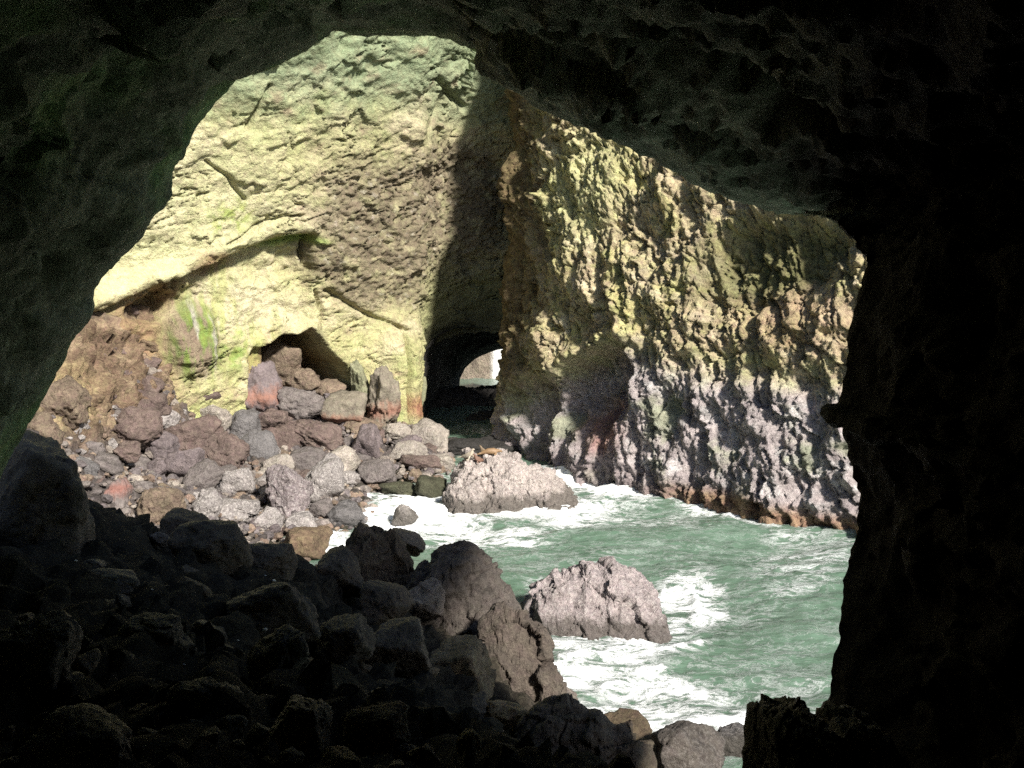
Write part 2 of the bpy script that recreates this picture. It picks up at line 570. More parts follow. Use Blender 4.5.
# ------------------------------------------------------------------ 2. tunnel through the back wall
def tunnel():
    ring0 = [(414, 500), (414, 420), (416, 385), (420, 356), (433, 338), (455, 328), (478, 328), (500, 326), (530, 330), (548, 380), (548, 500)]
    ring1 = [(460, 402), (459, 388), (460, 378), (466, 368), (474, 360), (482, 355), (490, 352), (497, 350), (504, 349), (503, 382), (503, 402)]
    n, m = 90, 46
    def wall_y(x, y):
        k = np.argmin((WALLREF['px'] - x) ** 2 + (WALLREF['py'] - y) ** 2)
        return WALLREF['V'][k, 1] + 0.3
    a = resample([P(x, y, min(wall_y(x, y), 108.0)) for x, y in ring0], n)
    b = resample([P(x, y, 122) for x, y in ring1], n)
    t = np.linspace(0, 1, m)[:, None, None]
    V = a[None] * (1 - t) + b[None] * t
    bul = np.sin(np.pi * t) * 1.2
    cen = V.mean(1, keepdims=True)
    dirv = V - cen
    dirv /= np.linalg.norm(dirv, axis=-1, keepdims=True)
    V = V + dirv * (bul + (0.9 * fbm(V * 0.35, 4))[..., None] * np.minimum(1, np.minimum(t, 1 - t) * 8 + .25))
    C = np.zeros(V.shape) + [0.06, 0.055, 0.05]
    # end wall round the exit
    return mesh_from("sea_tunnel", V, grid_faces(m, n), C)


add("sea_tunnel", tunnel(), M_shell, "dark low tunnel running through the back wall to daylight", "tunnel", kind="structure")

# sunlit cliff beyond the tunnel's far end
def far_cliff():
    nu, nz = 60, 40
    pl = resample([(-22, 140), (-12, 136), (-5.5, 132.5), (-2.3, 131), (-1.6, 133), (2, 138)], nu)
    z = np.linspace(-2, 16, nz)
    V = np.zeros((nz, nu, 3))
    V[..., 0] = pl[None, :, 0]
    V[..., 1] = pl[None, :, 1] + 0.15 * z[:, None]
    V[..., 2] = z[:, None]
    V[..., 1] += 0.8 * fbm(V * 0.5, 4)
    C = np.zeros(V.shape) + [0.34, 0.28, 0.22]
    px, py, _ = proj(V)
    C = mix(C, [0.85, 0.85, 0.83], sstep(491, 494, px))  # glare outside the exit painted as a white strip
    back = V[-1:] + np.array([0, 10, 1.0])
    return mesh_from("cliff", np.concatenate([V, back]), grid_faces(nz + 1, nu), np.concatenate([C, C[-1:]]))


add("cliff", far_cliff(), M_slope, "small sunlit beige cliff seen through the tunnel, outside glare painted white on it", "cliff", kind="structure")

# ------------------------------------------------------------------ 3. right wall
def right_wall():
    # front in plan, from the corner at the tunnel to the open sea
    w = [Wt(512, 449), Wt(545, 462), Wt(600, 476), Wt(655, 487), Wt(705, 497), Wt(760, 510), Wt(850, 527)]
    front = [(1.6, 104), (0.9, 98), (0.2, w[0][1] + 1)] + [(q[0], q[1]) for q in w[1:]] + [(25.5, 63.5), (28.5, 63), (31, 66)]
    nu, nz = 560, 400
    pl = smooth1(resample(front, nu), 40)
    z = np.linspace(0, 1, nz)
    d = np.gradient(pl, axis=0)
    nrm = np.stack([d[:, 1], -d[:, 0]], -1)
    nrm /= np.linalg.norm(nrm, axis=1)[:, None]
    for _ in range(30):
        nrm[1:-1] = 0.5 * nrm[1:-1] + 0.25 * (nrm[:-2] + nrm[2:])
    ztop = 43 - 12 * sstep(2.0, 10.0, pl[None, :, 0])
    zz = -3 + (ztop + 3) * z[:, None]
    ramp = sstep(-1.0, 9.0, pl[None, :, 0])
    lean = (0.13 * np.maximum(zz, 0) + 0.010 * np.maximum(zz - 10, 0) ** 2) * ramp
    V = np.zeros((nz, nu, 3))
    V[..., 0] = pl[None, :, 0] + 0.66 * lean
    V[..., 1] = pl[None, :, 1] + 0.75 * lean + 0.10 * np.maximum(zz, 0) * (1 - ramp) * sstep(104, 92, pl[None, :, 1] + 4)
    V[..., 2] = zz
    N = grid_normals(V)
    if N[nz // 2, nu // 2, 1] > 0:
        N = -N
    px, py, _ = proj(V)
    wob = fbm(V * 0.25 + 3, 4) * 14
    wob2 = fbm(V * 0.25 + 60, 4) * 14
    qx, qy = px + wob, py + wob2
    along = V[..., 0] * 0.7 - V[..., 1] * 0.7
    # coordinates along the wall (s), up (z) for directional relief
    S = np.stack([along + 0.45 * V[..., 2], V[..., 1] * 0.0, V[..., 2] - 0.3 * along], -1)
    D = 2.0 * fbm(V * 0.11, 3)
    D += 0.9 * fbm(np.stack([along * 0.24 + 0.1 * V[..., 2], V[..., 1] * 0, V[..., 2] * 0.035], -1) + 33, 3, .5, ridged=True)
    D += 0.34 * fbm(S * np.array([1.5, 1, 0.22]) + 140, 4, 0.6, ridged=True)
    D += 0.42 * facet(S * np.array([0.22, 1, 0.12]) + 0.5 * fbm(V * 0.3, 3)[..., None], 1.0)
    D += 0.55 * fbm(S * np.array([0.42, 1, 0.20]), 5, 0.55, ridged=True)
    f1, f2, cid = voro(S * np.array([0.62, 1, 0.42]) + 0.4 * fbm(V * 0.8, 3)[..., None])
    up = 1 - sstep(345, 380, py)
    D += (0.3 * (cid - 0.5) * sstep(0.0, 0.2, f2 - f1) - 0.3 * (1 - sstep(0, .1, f2 - f1))) * (0.5 + 0.5 * up)
    f1, f2, cid = voro(V * 1.25 + 0.3 * fbm(V * 1.4, 3)[..., None])
    D += (0.12 * (cid - 0.5) + 0.1 * (0.5 - f1)) * (0.45 + 0.55 * up)
    D += 0.3 * fbm(S * np.array([1.25, 1, 0.5]) + 60, 5, 0.62, ridged=True)
    WV = 0.35 * np.stack([fbm(V * 0.8 + 7 * q_, 3) for q_ in range(3)], -1)
    rgh = 0.3 + 0.8 * sstep(-.25, .3, fbm(V * 0.2 + 700, 3))
    D += (0.34 + 0.12 * up) * facet(S * np.array([0.55, 1, 0.34]) + WV, 1.1)
    D += rgh * (0.15 + 0.06 * up) * facet(S * np.array([1.3, 1, 0.8]) + WV, 1.2)
    D += 0.08 * rgh * facet(V * 2.4 + WV, 1.2)
    D += 0.22 * fbm(V * 1.6, 4, 0.6)
    # vertical flutes low down
    Fl = np.stack([along * 0.75, V[..., 1] * 0, V[..., 2] * 0.13], -1)
    D += (1 - up) * (0.4 * fbm(Fl + 0.3 * wob[..., None] / 14, 4, 0.55, ridged=True) + 0.45 * fbm(S * np.array([0.9, 1, 0.45]) + 90, 5, .6))
    # the ledge line and alcoves
    lip = np.interp(px, [500, 520, 560, 600, 632, 650, 700, 760, 850], [392, 385, 372, 349, 334, 342, 358, 366, 374]) + 0.3 * wob
    D += 0.8 * np.exp(-((py - lip + 3) / 9.0) ** 2) * sstep(515, 560, px) * (1 - sstep(625, 665, px))
    D += 0.7 * sstep(0, 26, py - lip) * sstep(640, 690, px)
    D -= 0.15 * sstep(0, 14, py - lip)
    D -= 2.8 * ell(qx, qy, 603, 383, 34, 40, 18, .35) * sstep(-2, 8, py - lip)
    D -= 0.9 * ell(qx, qy, 690, 400, 20, 42, 8, .5)
    D -= 0.8 * ell(qx, qy, 822, 408, 16, 40, 0, .5)
    D -= 2.1 * ell(qx, qy, 775, 272, 76, 46, -20, .35) * (1 - 0.4 * sstep(260, 330, py))
    D -= 0.8 * ell(qx, qy, 540, 200, 26, 120, 0, .6)
    D -= 1.8 * ell(qx, qy, 545, 420, 14, 50, 0, .6)
    # foot of the wall: rounded lumps at the waterline
    f1, f2, cid = voro(V * 0.7)
    ft = 1 - sstep(0.2, 5.5, V[..., 2])
    D += ft * (1.0 * (0.5 - f1) + 0.9)
    Vd = V + N * D[..., None]
    n1 = fbm(V * 0.25 + 9, 5, 0.6)
    n2 = fbm(V * 0.8 + 31, 5, 0.65)
    C = np.zeros(V.shape) + np.array([0.52, 0.43, 0.27])
    C = mix(C, [0.54, 0.49, 0.22], sstep(-0.05, 0.3, n1) * 0.8)
    C = mix(C, [0.36, 0.37, 0.13], sstep(0.0, 0.35, n2) * 0.5)
    C = mix(C, [0.66, 0.56, 0.40], sstep(0.02, 0.4, fbm(V * 0.5 + 70, 5, .6)) * 0.8)
    C = mix(C, [0.56, 0.54, 0.28], ell(qx, qy, 590, 190, 40, 60, 20, .5) * 0.8)
    C = mix(C, [0.17, 0.17, 0.065], np.clip(ell(qx, qy, 775, 262, 80, 40, -15, .5), 0, 1) * 0.8)  # shade of the hollow painted in along with its olive tint
    C = mix(C, [0.47, 0.32, 0.22], ell(qx, qy, 800, 320, 60, 28, 0, .6) * 0.6)
    C = mix(C, [0.20, 0.15, 0.075], 1 - sstep(518, 552, qx))  # shaded corner by the tunnel: darkness painted into the colour
    low = sstep(-6, 34, py - lip)
    Lc = np.zeros(V.shape) + np.array([0.46, 0.40, 0.395])
    Lc = mix(Lc, [0.60, 0.56, 0.55], sstep(0.0, 0.3, n2))
    Lc = mix(Lc, [0.34, 0.36, 0.24], sstep(0.05, 0.35, n1) * 0.8)
    Lc = mix(Lc, [0.36, 0.17, 0.13], ell(qx, qy, 612, 425, 22, 24, 0, .6) * 0.7)
    Lc = mix(Lc, [0.24, 0.19, 0.195], (1 - sstep(0, 35, np.interp(px, [500, 600, 700, 850], [449, 476, 497, 527]) - py + 0.5 * wob)) * 0.6)
    C = C * (1 - low[..., None]) + Lc * low[..., None]
    C = mix(C, [0.46, 0.45, 0.24], np.exp(-((py - lip - 8) / 14.0) ** 2) * 0.6 * sstep(-.2, .2, n2))
    wl = np.interp(px, [500, 600, 700, 850], [449, 476, 497, 527])
    C = mix(C, [0.34, 0.20, 0.10], sstep(650, 720, px) * (1 - sstep(6, 22, wl - py + 0.7 * wob)) * 0.75)
    # ridge top and outer side: the wall is a body
    outer = []
    for k, (dz, dd) in enumerate(((0.6, 0.8), (0.6, 1.8), (-3, 2.8), (-14, 3.2), (-30, 3.4))):
        q = Vd[-1].copy()
        q[:, :2] -= nrm * dd
        q[:, 2] = Vd[-1][:, 2] + dz
        outer.append(q)
    outer = np.array(outer)
    Vall = np.concatenate([Vd, outer])
    Call = np.concatenate([C, np.zeros(outer.shape) + [0.25, 0.23, 0.15]])
    return mesh_from("cave_wall", Vall, grid_faces(nz + 5, nu), Call)


add("cave_wall", right_wall(), M_right, "rugged knobbly brown rock wall rising from the green water", "cave wall", kind="structure")

# ------------------------------------------------------------------ 4. the dark grotto round the viewpoint
def grotto():
    mouth = [  # px, py, distance: clockwise from the lower left
        (-40, 620, 26), (-12, 520, 26), (6, 470, 26), (22, 437, 26), (45, 392, 26), (70, 345, 26), (92, 313, 26), (99, 290, 26), (112, 268, 26),
        (138, 240, 26), (160, 215, 26), (170, 190, 26), (171, 165, 26), (190, 140, 27), (205, 112, 27), (240, 80, 27), (285, 62, 27),
        (320, 44, 27), (333, 34, 28), (360, 36, 28), (395, 39, 28), (430, 37, 28), (460, 43, 28), (482, 55, 29), (487, 78, 29), (505, 88, 29),
        (535, 106, 29), (575, 130, 30.5), (610, 141, 30.5), (650, 157, 30.5), (685, 179, 30.5), (720, 194, 30.5), (755, 206, 30.5), (790, 213, 30.5),
        (822, 216, 28.5), (833, 222, 26.5), (845, 236, 24.5), (860, 252, 23.5), (868, 268, 22), (864, 290, 22), (856, 312, 22), (848, 345, 22),
        (845, 385, 22), (842, 407, 22), (819, 410, 22), (821, 413, 22), (839, 418, 22), (846, 440, 22), (851, 470, 22), (856, 505, 22), (855, 535, 22), (848, 562, 22), (842, 590, 21.5), (838, 625, 21),
        (830, 665, 20.5), (822, 705, 20), (815, 780, 19.5), (780, 900, 21), (640, 1000, 21), (450, 1000, 23), (200, 950, 26), (40, 800, 28)]
    n = 700
    ring = np.array([np.append(P(x, y, d), d) for x, y, d in mouth + mouth[:1]])[:, :3]
    ring = resample(ring, n + 1)[:-1]
    ring = smooth1(ring, 1, wrap=True)
    cen = np.array([-2.0, 0, 17.0])
    rows = []
    # inside, from behind the viewpoint out to the lip
    rad = ring.copy()
    rad[:, 1] = 0
    rad -= cen * np.array([1, 0, 1])
    for t in np.concatenate([np.linspace(0, 0.2, 8)[:-1], np.linspace(0.2, 1, 190)]):
        yb = -14.0
        y = yb + (ring[:, 1] - yb) * t
        bul = math.sin(math.pi * min(1, max(0, t)) ** 0.8)
        wl_ = sstep(3.0, -5.0, ring[:, 0])[:, None]
        s = 1.0 + (0.42 * (1 - t * 0.2) * (1 - wl_) - 0.16 * wl_) * bul
        s = s * (min(1.0, 0.05 + (t / 0.25) ** 0.6) if t < 0.25 else 1.0)
        q = cen + rad * s
        q[:, 1] = y
        # the roof in the right half is a shelf sloping down to its far lip
        rows.append(q)
    inner_n = len(rows)
    out = rad / np.linalg.norm(rad, axis=1)[:, None]
    left = sstep(-11.5, -15, ring[:, 0])
    for dy, off, k in ((0.7, 0.4, 1), (1.1, 1.0, 1), (0.8, 1.7, 1), (-0.5, 2.2, 1), (-6, 2.5, 1), (-14, 2.6, 1)):
        q = ring + out * (off * (1 + 1.2 * left))[:, None]
        q[:, 1] = ring[:, 1] + dy
        rows.append(q)
    q = ring + out * 2.8
    q[:, 1] = -2
    rows.append(q)
    q = ring + out * 3.0
    q[:, 1] = -17
    rows.append(q)
    q = cen + rad * 0.03
    q[:, 1] = -18
    rows.append(q)
    V = np.array(rows)
    N = grid_normals(V, wrap=True)
    mid = V[inner_n // 2] - cen
    if (N[inner_n // 2] * mid).sum() > 0:
        N = -N
    nr = V.shape[0]
    tt = np.zeros(nr)
    tt[:inner_n] = np.linspace(0, 1, inner_n)
    tt[inner_n:] = 1
    lipw = np.ones(nr)
    lipw[:inner_n] = 0.22 + 0.78 * sstep(0, 0.12, 1 - np.linspace(0, 1, inner_n))
    lipw[inner_n:inner_n + 2] = 0.22
    D = 1.3 * fbm(V * 0.16, 4) + 0.6 * fbm(V * np.array([0.35, 0.35, 0.6]), 5, 0.55)
    f1, f2, cid = voro(V * 0.7 + 0.4 * fbm(V * 0.8, 3)[..., None])
    D += 0.25 * (cid - 0.5)
    # strata of the shelf in the roof
    B = np.stack([V[..., 0] * 0.10 + 0.25 * V[..., 2], V[..., 1] * 0.75 + 0.3 * V[..., 0], V[..., 2] * 0.5], -1)
    D += 0.6 * fbm(B, 5, 0.58) * sstep(-3, 2, V[..., 0])
    WG = 0.5 * np.stack([fbm(V * 0.5 + 7 * q_, 4, .6) for q_ in range(3)], -1)
    D += 0.3 * facet(V * np.array([0.3, 0.3, 0.45]) + WG, 0.9) + 0.1 * facet(V * 1.0 + 3 + WG, 1.1) + 0.42 * fbm(V * np.array([0.6, 0.5, 0.9]) + 90, 5, .62)
    D = D * lipw[:, None] - 0.04 * (1 - lipw[:, None])
    D += 0.22 * fbm(V * 1.3, 4, 0.6) * np.maximum(lipw, 0.7)[:, None]
    V = V + N * D[..., None]
    n1 = fbm(V * 0.25 + 4, 5, .6)
    C = np.zeros(V.shape) + [0.33, 0.34, 0.24]
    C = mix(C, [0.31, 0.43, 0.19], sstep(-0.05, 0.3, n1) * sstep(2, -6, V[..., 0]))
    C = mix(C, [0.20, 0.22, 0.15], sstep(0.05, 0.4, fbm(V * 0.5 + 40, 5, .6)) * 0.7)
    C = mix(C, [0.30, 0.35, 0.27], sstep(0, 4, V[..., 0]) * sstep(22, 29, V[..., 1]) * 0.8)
    C = mix(C, [0.032, 0.024, 0.018], np.clip(sstep(5.0, 7.5, V[..., 0]) * (1 - sstep(25, 29, V[..., 1])) + sstep(0.5, 5, V[..., 0]) * (1 - sstep(13, 22, V[..., 1])), 0, 1))  # near right side darkened in colour to stand for deep shade
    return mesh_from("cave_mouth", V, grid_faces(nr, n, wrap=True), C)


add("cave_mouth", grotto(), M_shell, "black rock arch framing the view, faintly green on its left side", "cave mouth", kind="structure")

# ------------------------------------------------------------------ 5. ground: grotto floor and the stony slope
CTRL = []


def cpt(x, y, z):
    CTRL.append((x, y, z))


def cpx(px, py, y):
    CTRL.append(tuple(P(px, py, y)))


for c in ((0, -8, 17.2), (0, 0, 17.0), (-9, -4, 16.5), (9, -4, 16.3), (-20, 0, 15), (14, 0, 14), (0, 7, 14.6), (-9, 8, 14.2), (8, 8, 12.6), (-20, 12, 14),
          (-8, 16, 12.4), (0, 16, 10.8), (6, 16, 9.0), (12, 16, 8), (-18, 24, 12), (-9, 24, 10), (-2, 24, 7.4), (4, 24, 3.6), (10, 22, 2.0),
          (-14, 32, 9.5), (-9, 33, 7.8), (-4, 34, 5.0), (0, 34, 2.8), (4, 32, 0.2), (8, 30, -1.0), (12, 30, -2),
          (-15, 38, 8.4), (-10, 39, 6.2), (-6, 40, 4.6), (-2, 40, 2.4), (1.5, 41, -0.4), (5, 40, -2), (-9, 46, 2.0), (-4, 46, 0.3), (0, 46, -1.2), (-15, 47, 3.4), (-20, 44, 6),
          (8, 48, -3), (20, 45, -5), (25, 60, -5), (10, 62, -4), (5, 75, -3), (15, 80, -3), (0, 86, -2.5), (2, 100, -2.5), (-5, 100, -2.0), (-5, 56, -2.0), (-9, 54, -0.6), (-14, 55, 0.6), (-20, 55, 2.5)):
    cpt(*c)
for c in ((430, 470, 79), (400, 492, 75), (350, 520, 66), (300, 520, 65), (440, 455, 84), (415, 440, 87), (380, 430, 88), (340, 400, 90), (300, 388, 91), (260, 400, 88),
          (285, 362, 97), (315, 375, 98), (262, 360, 95), (140, 312, 83), (330, 440, 83), (290, 450, 80), (250, 450, 78), (300, 490, 70), (240, 500, 67), (200, 420, 82), (200, 380, 84), (180, 345, 84), (150, 320, 82), (130, 320, 80),
          (150, 375, 78), (110, 360, 75), (100, 335, 75), (60, 390, 68), (40, 430, 63), (100, 430, 70), (150, 440, 73), (100, 470, 64), (150, 490, 64), (60, 470, 58), (120, 530, 57), (190, 520, 61),
          (20, 470, 54), (-60, 400, 55), (-60, 500, 48)):
    cpx(*c)
CT = np.array(CTRL)


def tps_fit(xy, z, lam=0.6):
    n = len(xy)
    d = np.linalg.norm(xy[:, None] - xy[None], axis=-1)
    K = d ** 2 * np.log(d + 1e-9)
    A = np.zeros((n + 3, n + 3))
    A[:n, :n] = K + lam * np.eye(n)
    A[:n, n] = A[n, :n] = 1
    A[:n, n + 1:] = xy
    A[n + 1:, :n] = xy.T
    return np.linalg.solve(A, np.concatenate([z, [0, 0, 0]]))


TPS = tps_fit(CT[:, :2], CT[:, 2])


def ground_h(x, y):
    x = np.asarray(x, float)
    y = np.asarray(y, float)
    s = TPS[-3] + TPS[-2] * x + TPS[-1] * y
    for (cx, cy, _), w in zip(CT, TPS[:-3]):
        r2 = (x - cx) ** 2 + (y - cy) ** 2
        s = s + w * 0.5 * r2 * np.log(r2 + 1e-12)
    return np.clip(s, -6, 30)


def hit_ground(px, py):
    r = ray(px, py)
    ts = np.linspace(8, 125, 900) / r[1]
    Q = CAM + r * ts[:, None]
    h = np.maximum(ground_h(Q[:, 0], Q[:, 1]), 0.0)
    k = np.argmax(Q[:, 2] < h)
    return Q[k] if Q[k, 2] < h[k] else None


def ground():
    xs = np.linspace(-52, 18, 420)
    ys = np.linspace(-16, 104, 700)
    X, Y = np.meshgrid(xs, ys)
    Z = ground_h(X, Y)
    V = np.stack([X, Y, Z], -1)
    G = V.copy()
    f1, f2, cid = voro(G * 0.55)
    Z = Z + 0.55 * (cid - 0.5) + 0.35 * (0.5 - f1)
    f1, f2, cid = voro(G * 1.3)
    Z += 0.35 * (0.5 - f1) + 0.25 * (cid - .5) + 0.5 * fbm(G * 0.3, 4)
    px, py, _ = proj(V)
    wob = fbm(G * 0.25, 4) * 20
    brown = ell(px + wob, py + wob, 120, 375, 85, 62, -25, .3) * (Y > 50)
    f1, f2, cid = voro(G * np.array([1.1, 1.1, 0.7]))
    Z += brown * (0.8 * fbm(G * 0.6, 5, .62, ridged=True) + 0.9 * facet(G * 0.6, 1.0) + 0.55 * facet(G * 1.3 + 5, 1.2))
    Z += (1 - brown) * 0.35 * facet(G * 1.0 + 9, 1.2)
    Ng = grid_normals(V)
    Ng = np.where(Ng[..., 2:3] < 0, -Ng, Ng)
    dz_ = Z - V[..., 2]
    V = V + Ng * dz_[..., None]
    n2 = fbm(G * 0.6 + 12, 5, .6)
    C = np.zeros(V.shape) + [0.10, 0.085, 0.08]
    C = mix(C, [0.22, 0.18, 0.155], sstep(0, .3, n2))
    C = mix(C, [0.20, 0.14, 0.095], np.clip(brown * 1.2, 0, 1))
    C = mix(C, [0.31, 0.23, 0.155], np.clip(brown * 1.2, 0, 1) * sstep(.05, .3, n2))
    C = mix(C, [0.40, 0.31, 0.17], ell(px + wob, py, 60, 400, 30, 30, 0, .5) * (Y > 50) * .8)
    C = mix(C, [0.33, 0.22, 0.13], ell(px, py, 285, 365, 45, 30, 0, .3) * (Y > 80))
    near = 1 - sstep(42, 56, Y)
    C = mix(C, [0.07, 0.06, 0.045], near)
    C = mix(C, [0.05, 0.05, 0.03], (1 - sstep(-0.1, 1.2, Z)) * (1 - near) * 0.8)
    return mesh_from("ground", V, grid_faces(len(ys), len(xs)), C)


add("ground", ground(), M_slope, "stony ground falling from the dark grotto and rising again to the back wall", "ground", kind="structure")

# ------------------------------------------------------------------ 6. water
def water_material():
    m, nt, b = nodes_of("green sea water with foam")
    L = nt.links.new
    geo = nd(nt, 'ShaderNodeNewGeometry')
    at = nd(nt, 'ShaderNodeAttribute', attribute_name='foam')
    mp = nd(nt, 'ShaderNodeMapping')
    mp.inputs['Scale'].default_value = (0.55, 1.25, 1)
    mp.inputs['Rotation'].default_value = (0, 0, math.radians(-12))
    L(geo.outputs['Position'], mp.inputs['Vector'])
    w = nd(nt, 'ShaderNodeTexNoise', Scale=0.5, Detail=3.0)
    L(mp.outputs[0], w.inputs['Vector'])
    wa = nd(nt, 'ShaderNodeVectorMath', operation='MULTIPLY_ADD')
    L(w.outputs['Color'], wa.inputs[0])
    wa.inputs[1].default_value = (2.2, 2.2, 0)
    L(mp.outputs[0], wa.inputs[2])
    n1 = nd(nt, 'ShaderNodeTexNoise', Scale=0.95, Detail=12.0, Roughness=0.74)
    L(wa.outputs[0], n1.inputs['Vector'])
    # lacy foam: ridged noise
    sb = nd(nt, 'ShaderNodeMath', operation='SUBTRACT')
    L(n1.outputs['Fac'], sb.inputs[0])
    sb.inputs[1].default_value = 0.5
    ab = nd(nt, 'ShaderNodeMath', operation='ABSOLUTE')
    L(sb.outputs[0], ab.inputs[0])
    # threshold grows with the foam attribute
    th = nd(nt, 'ShaderNodeMath', operation='MULTIPLY_ADD')
    L(at.outputs['Fac'], th.inputs[0])
    th.inputs[1].default_value = 0.138
    th.inputs[2].default_value = -0.03
    df = nd(nt, 'ShaderNodeMath', operation='SUBTRACT')
    L(th.outputs[0], df.inputs[0])
    L(ab.outputs[0], df.inputs[1])
    fo = nd(nt, 'ShaderNodeMapRange')
    fo.interpolation_type = 'SMOOTHSTEP'
    fo.inputs['From Min'].default_value = -0.05
    fo.inputs['From Max'].default_value = 0.09
    L(df.outputs[0], fo.inputs['Value'])
    n4 = nd(nt, 'ShaderNodeTexNoise', Scale=0.16, Detail=4.0)
    L(geo.outputs['Position'], n4.inputs['Vector'])
    mc = nd(nt, 'ShaderNodeMix', data_type='RGBA')
    L(n4.outputs['Fac'], mc.inputs['Factor'])
    mc.inputs[6].default_value = (0.068, 0.118, 0.080, 1)
    mc.inputs[7].default_value = (0.12, 0.182, 0.138, 1)
    mx = nd(nt, 'ShaderNodeMix', data_type='RGBA')
    L(fo.outputs[0], mx.inputs['Factor'])
    L(mc.outputs[2], mx.inputs[6])
    mx.inputs[7].default_value = (0.86, 0.88, 0.89, 1)
    L(mx.outputs[2], b.inputs['Base Color'])
    ro = nd(nt, 'ShaderNodeMapRange')
    ro.inputs['To Min'].default_value = 0.14
    ro.inputs['To Max'].default_value = 0.8
    L(fo.outputs[0], ro.inputs['Value'])
    L(ro.outputs[0], b.inputs['Roughness'])
    b.inputs['IOR'].default_value = 1.33
    n5 = nd(nt, 'ShaderNodeTexNoise', Scale=1.5, Detail=5.0, Roughness=0.55)
    L(mp.outputs[0], n5.inputs['Vector'])
    ah = nd(nt, 'ShaderNodeMath', operation='MULTIPLY_ADD')
    L(fo.outputs[0], ah.inputs[0])
    ah.inputs[1].default_value = 0.25
    L(n5.outputs['Fac'], ah.inputs[2])
    bp = nd(nt, 'ShaderNodeBump', Strength=1.0, Distance=0.2)
    L(ah.outputs[0], bp.inputs['Height'])
    L(bp.outputs['Normal'], b.inputs['Normal'])
    return m


def water():
    def axis(a, b, step, far):
        core = np.arange(a, b + step / 2, step)
        g, s = [], step
        while s < far:
            s *= 1.5
            g.append(s)
        g = np.cumsum(g)
        return np.concatenate([(a - g)[::-1], core, b + g])
    xs = axis(-16, 27, 0.17, 3000)
    ys = axis(32, 92, 0.2, 3000)
    X, Y = np.meshgrid(xs, ys)
    V = np.stack([X, Y, np.zeros_like(X)], -1)
    core = ((X > -18) & (X < 40) & (Y > 20) & (Y < 140)).astype(float)
    Q = np.stack([X * 0.8 + 0.3 * Y, Y * 1.3 - 0.2 * X, X * 0], -1)
    H = 1.0 * fbm(Q * np.array([0.11, 0.17, 1]), 4, 0.46) + 0.17 * fbm(Q * 0.7 + 9, 5, 0.6, ridged=True)
    px, py, _ = proj(V)
    wx = fbm(Q * 0.3 + 20, 4) * 18
    wy = fbm(Q * 0.3 + 40, 4) * 7
    qx, qy = px + wx, py + wy
    foam = np.zeros_like(X)
    for cx, cy, rx, ry, rot, s in ((420, 515, 75, 24, 4, 1.6), (530, 503, 85, 22, 8, 1.5), (600, 487, 55, 13, 12, 1.5), (480, 535, 70, 14, 4, 1.0), (335, 540, 16, 22, 0, 1.2),
                                   (560, 478, 30, 8, 10, 1.0), (660, 497, 60, 9, 10, .75), (760, 520, 80, 11, 11, .6), (830, 545, 60, 20, 10, .5),
                                   (625, 645, 70, 18, -6, .85), (575, 640, 25, 30, 0, 1.0), (690, 600, 16, 26, 15, .9), (600, 690, 70, 35, -5, .85), (690, 715, 60, 30, 0, .95),
                                   (730, 740, 50, 26, 0, 1.0), (660, 655, 60, 8, -10, .9), (740, 610, 60, 30, -25, .28), (800, 580, 50, 18, -20, .55), (560, 560, 40, 12, 5, .3),
                                   (640, 520, 90, 12, 4, .5), (720, 508, 130, 8, 10.5, 1.0), (620, 640, 60, 10, -4, 1.2), (560, 625, 30, 22, 0, .9), (690, 602, 36, 32, 0, 1.25), (660, 640, 40, 12, -20, 1.2), (540, 615, 18, 30, 0, 1.0), (590, 675, 60, 16, -8, 1.1), (660, 700, 70, 22, 5, 1.15), (720, 725, 50, 22, 0, 1.2), (800, 560, 60, 30, -15, .6), (600, 560, 40, 14, 0, .35), (780, 690, 45, 20, -10, .5), (520, 550, 60, 20, 0, .22), (700, 545, 120, 20, 5, .2)):
        foam = np.maximum(foam, s * ell(qx, qy, cx, cy, rx, ry, rot, .6))
    foam = np.maximum(foam * (0.75 + 0.7 * fbm(Q * 0.35 + 5, 3)), 0.12 + 0.32 * fbm(Q * 0.12 + 3, 3))
    foam = np.clip(foam, 0, 1.2) * core + (1 - core) * 0.12
    # the small wave curling off the middle rock, and the streak in front
    for pts, w, a in (([(664, 590), (680, 586), (694, 592), (700, 604), (694, 618)], 5, 0.4), ([(560, 668), (620, 657), (700, 650)], 5, 0.28), ([(600, 690), (640, 676), (665, 674)], 4, 0.2),
                      ([(560, 480), (590, 470), (620, 478)], 5, 0.35), ([(690, 560), (760, 575), (830, 590)], 6, 0.15)):
        dd = pline(px + 0.15 * wx, py + 0.2 * wy, pts)
        e = np.exp(-(dd / w) ** 2) * sstep(-.45, .2, fbm(Q * 0.8 + 33, 4, .6))
        H += a * e * (0.75 + 0.5 * fbm(Q * 1.4, 3))
        foam = np.maximum(foam, np.minimum(1.1, 1.3 * e * (a > 0.16)))
    H += 0.22 * np.clip(foam, 0, 1) * fbm(Q * 0.9 + 70, 4, .6)
    V[..., 2] = H * core + (1 - core) * 0
    return mesh_from("sea_water", V, grid_faces(len(ys), len(xs)), None, True, {"foam": foam})


add("sea_water", water(), water_material(), "choppy green sea water streaked with white foam", "water", kind="structure")

# ------------------------------------------------------------------ 7. boulders
def ico(sub):
    bm = bmesh.new()
    bmesh.ops.create_icosphere(bm, subdivisions=sub, radius=1.0)
    v = np.array([q.co[:] for q in bm.verts])
    f = np.array([[q.index for q in p.verts] for p in bm.faces])
    bm.free()
    return v, f


ICO = {k: ico(k) for k in (2, 4, 5, 6)}


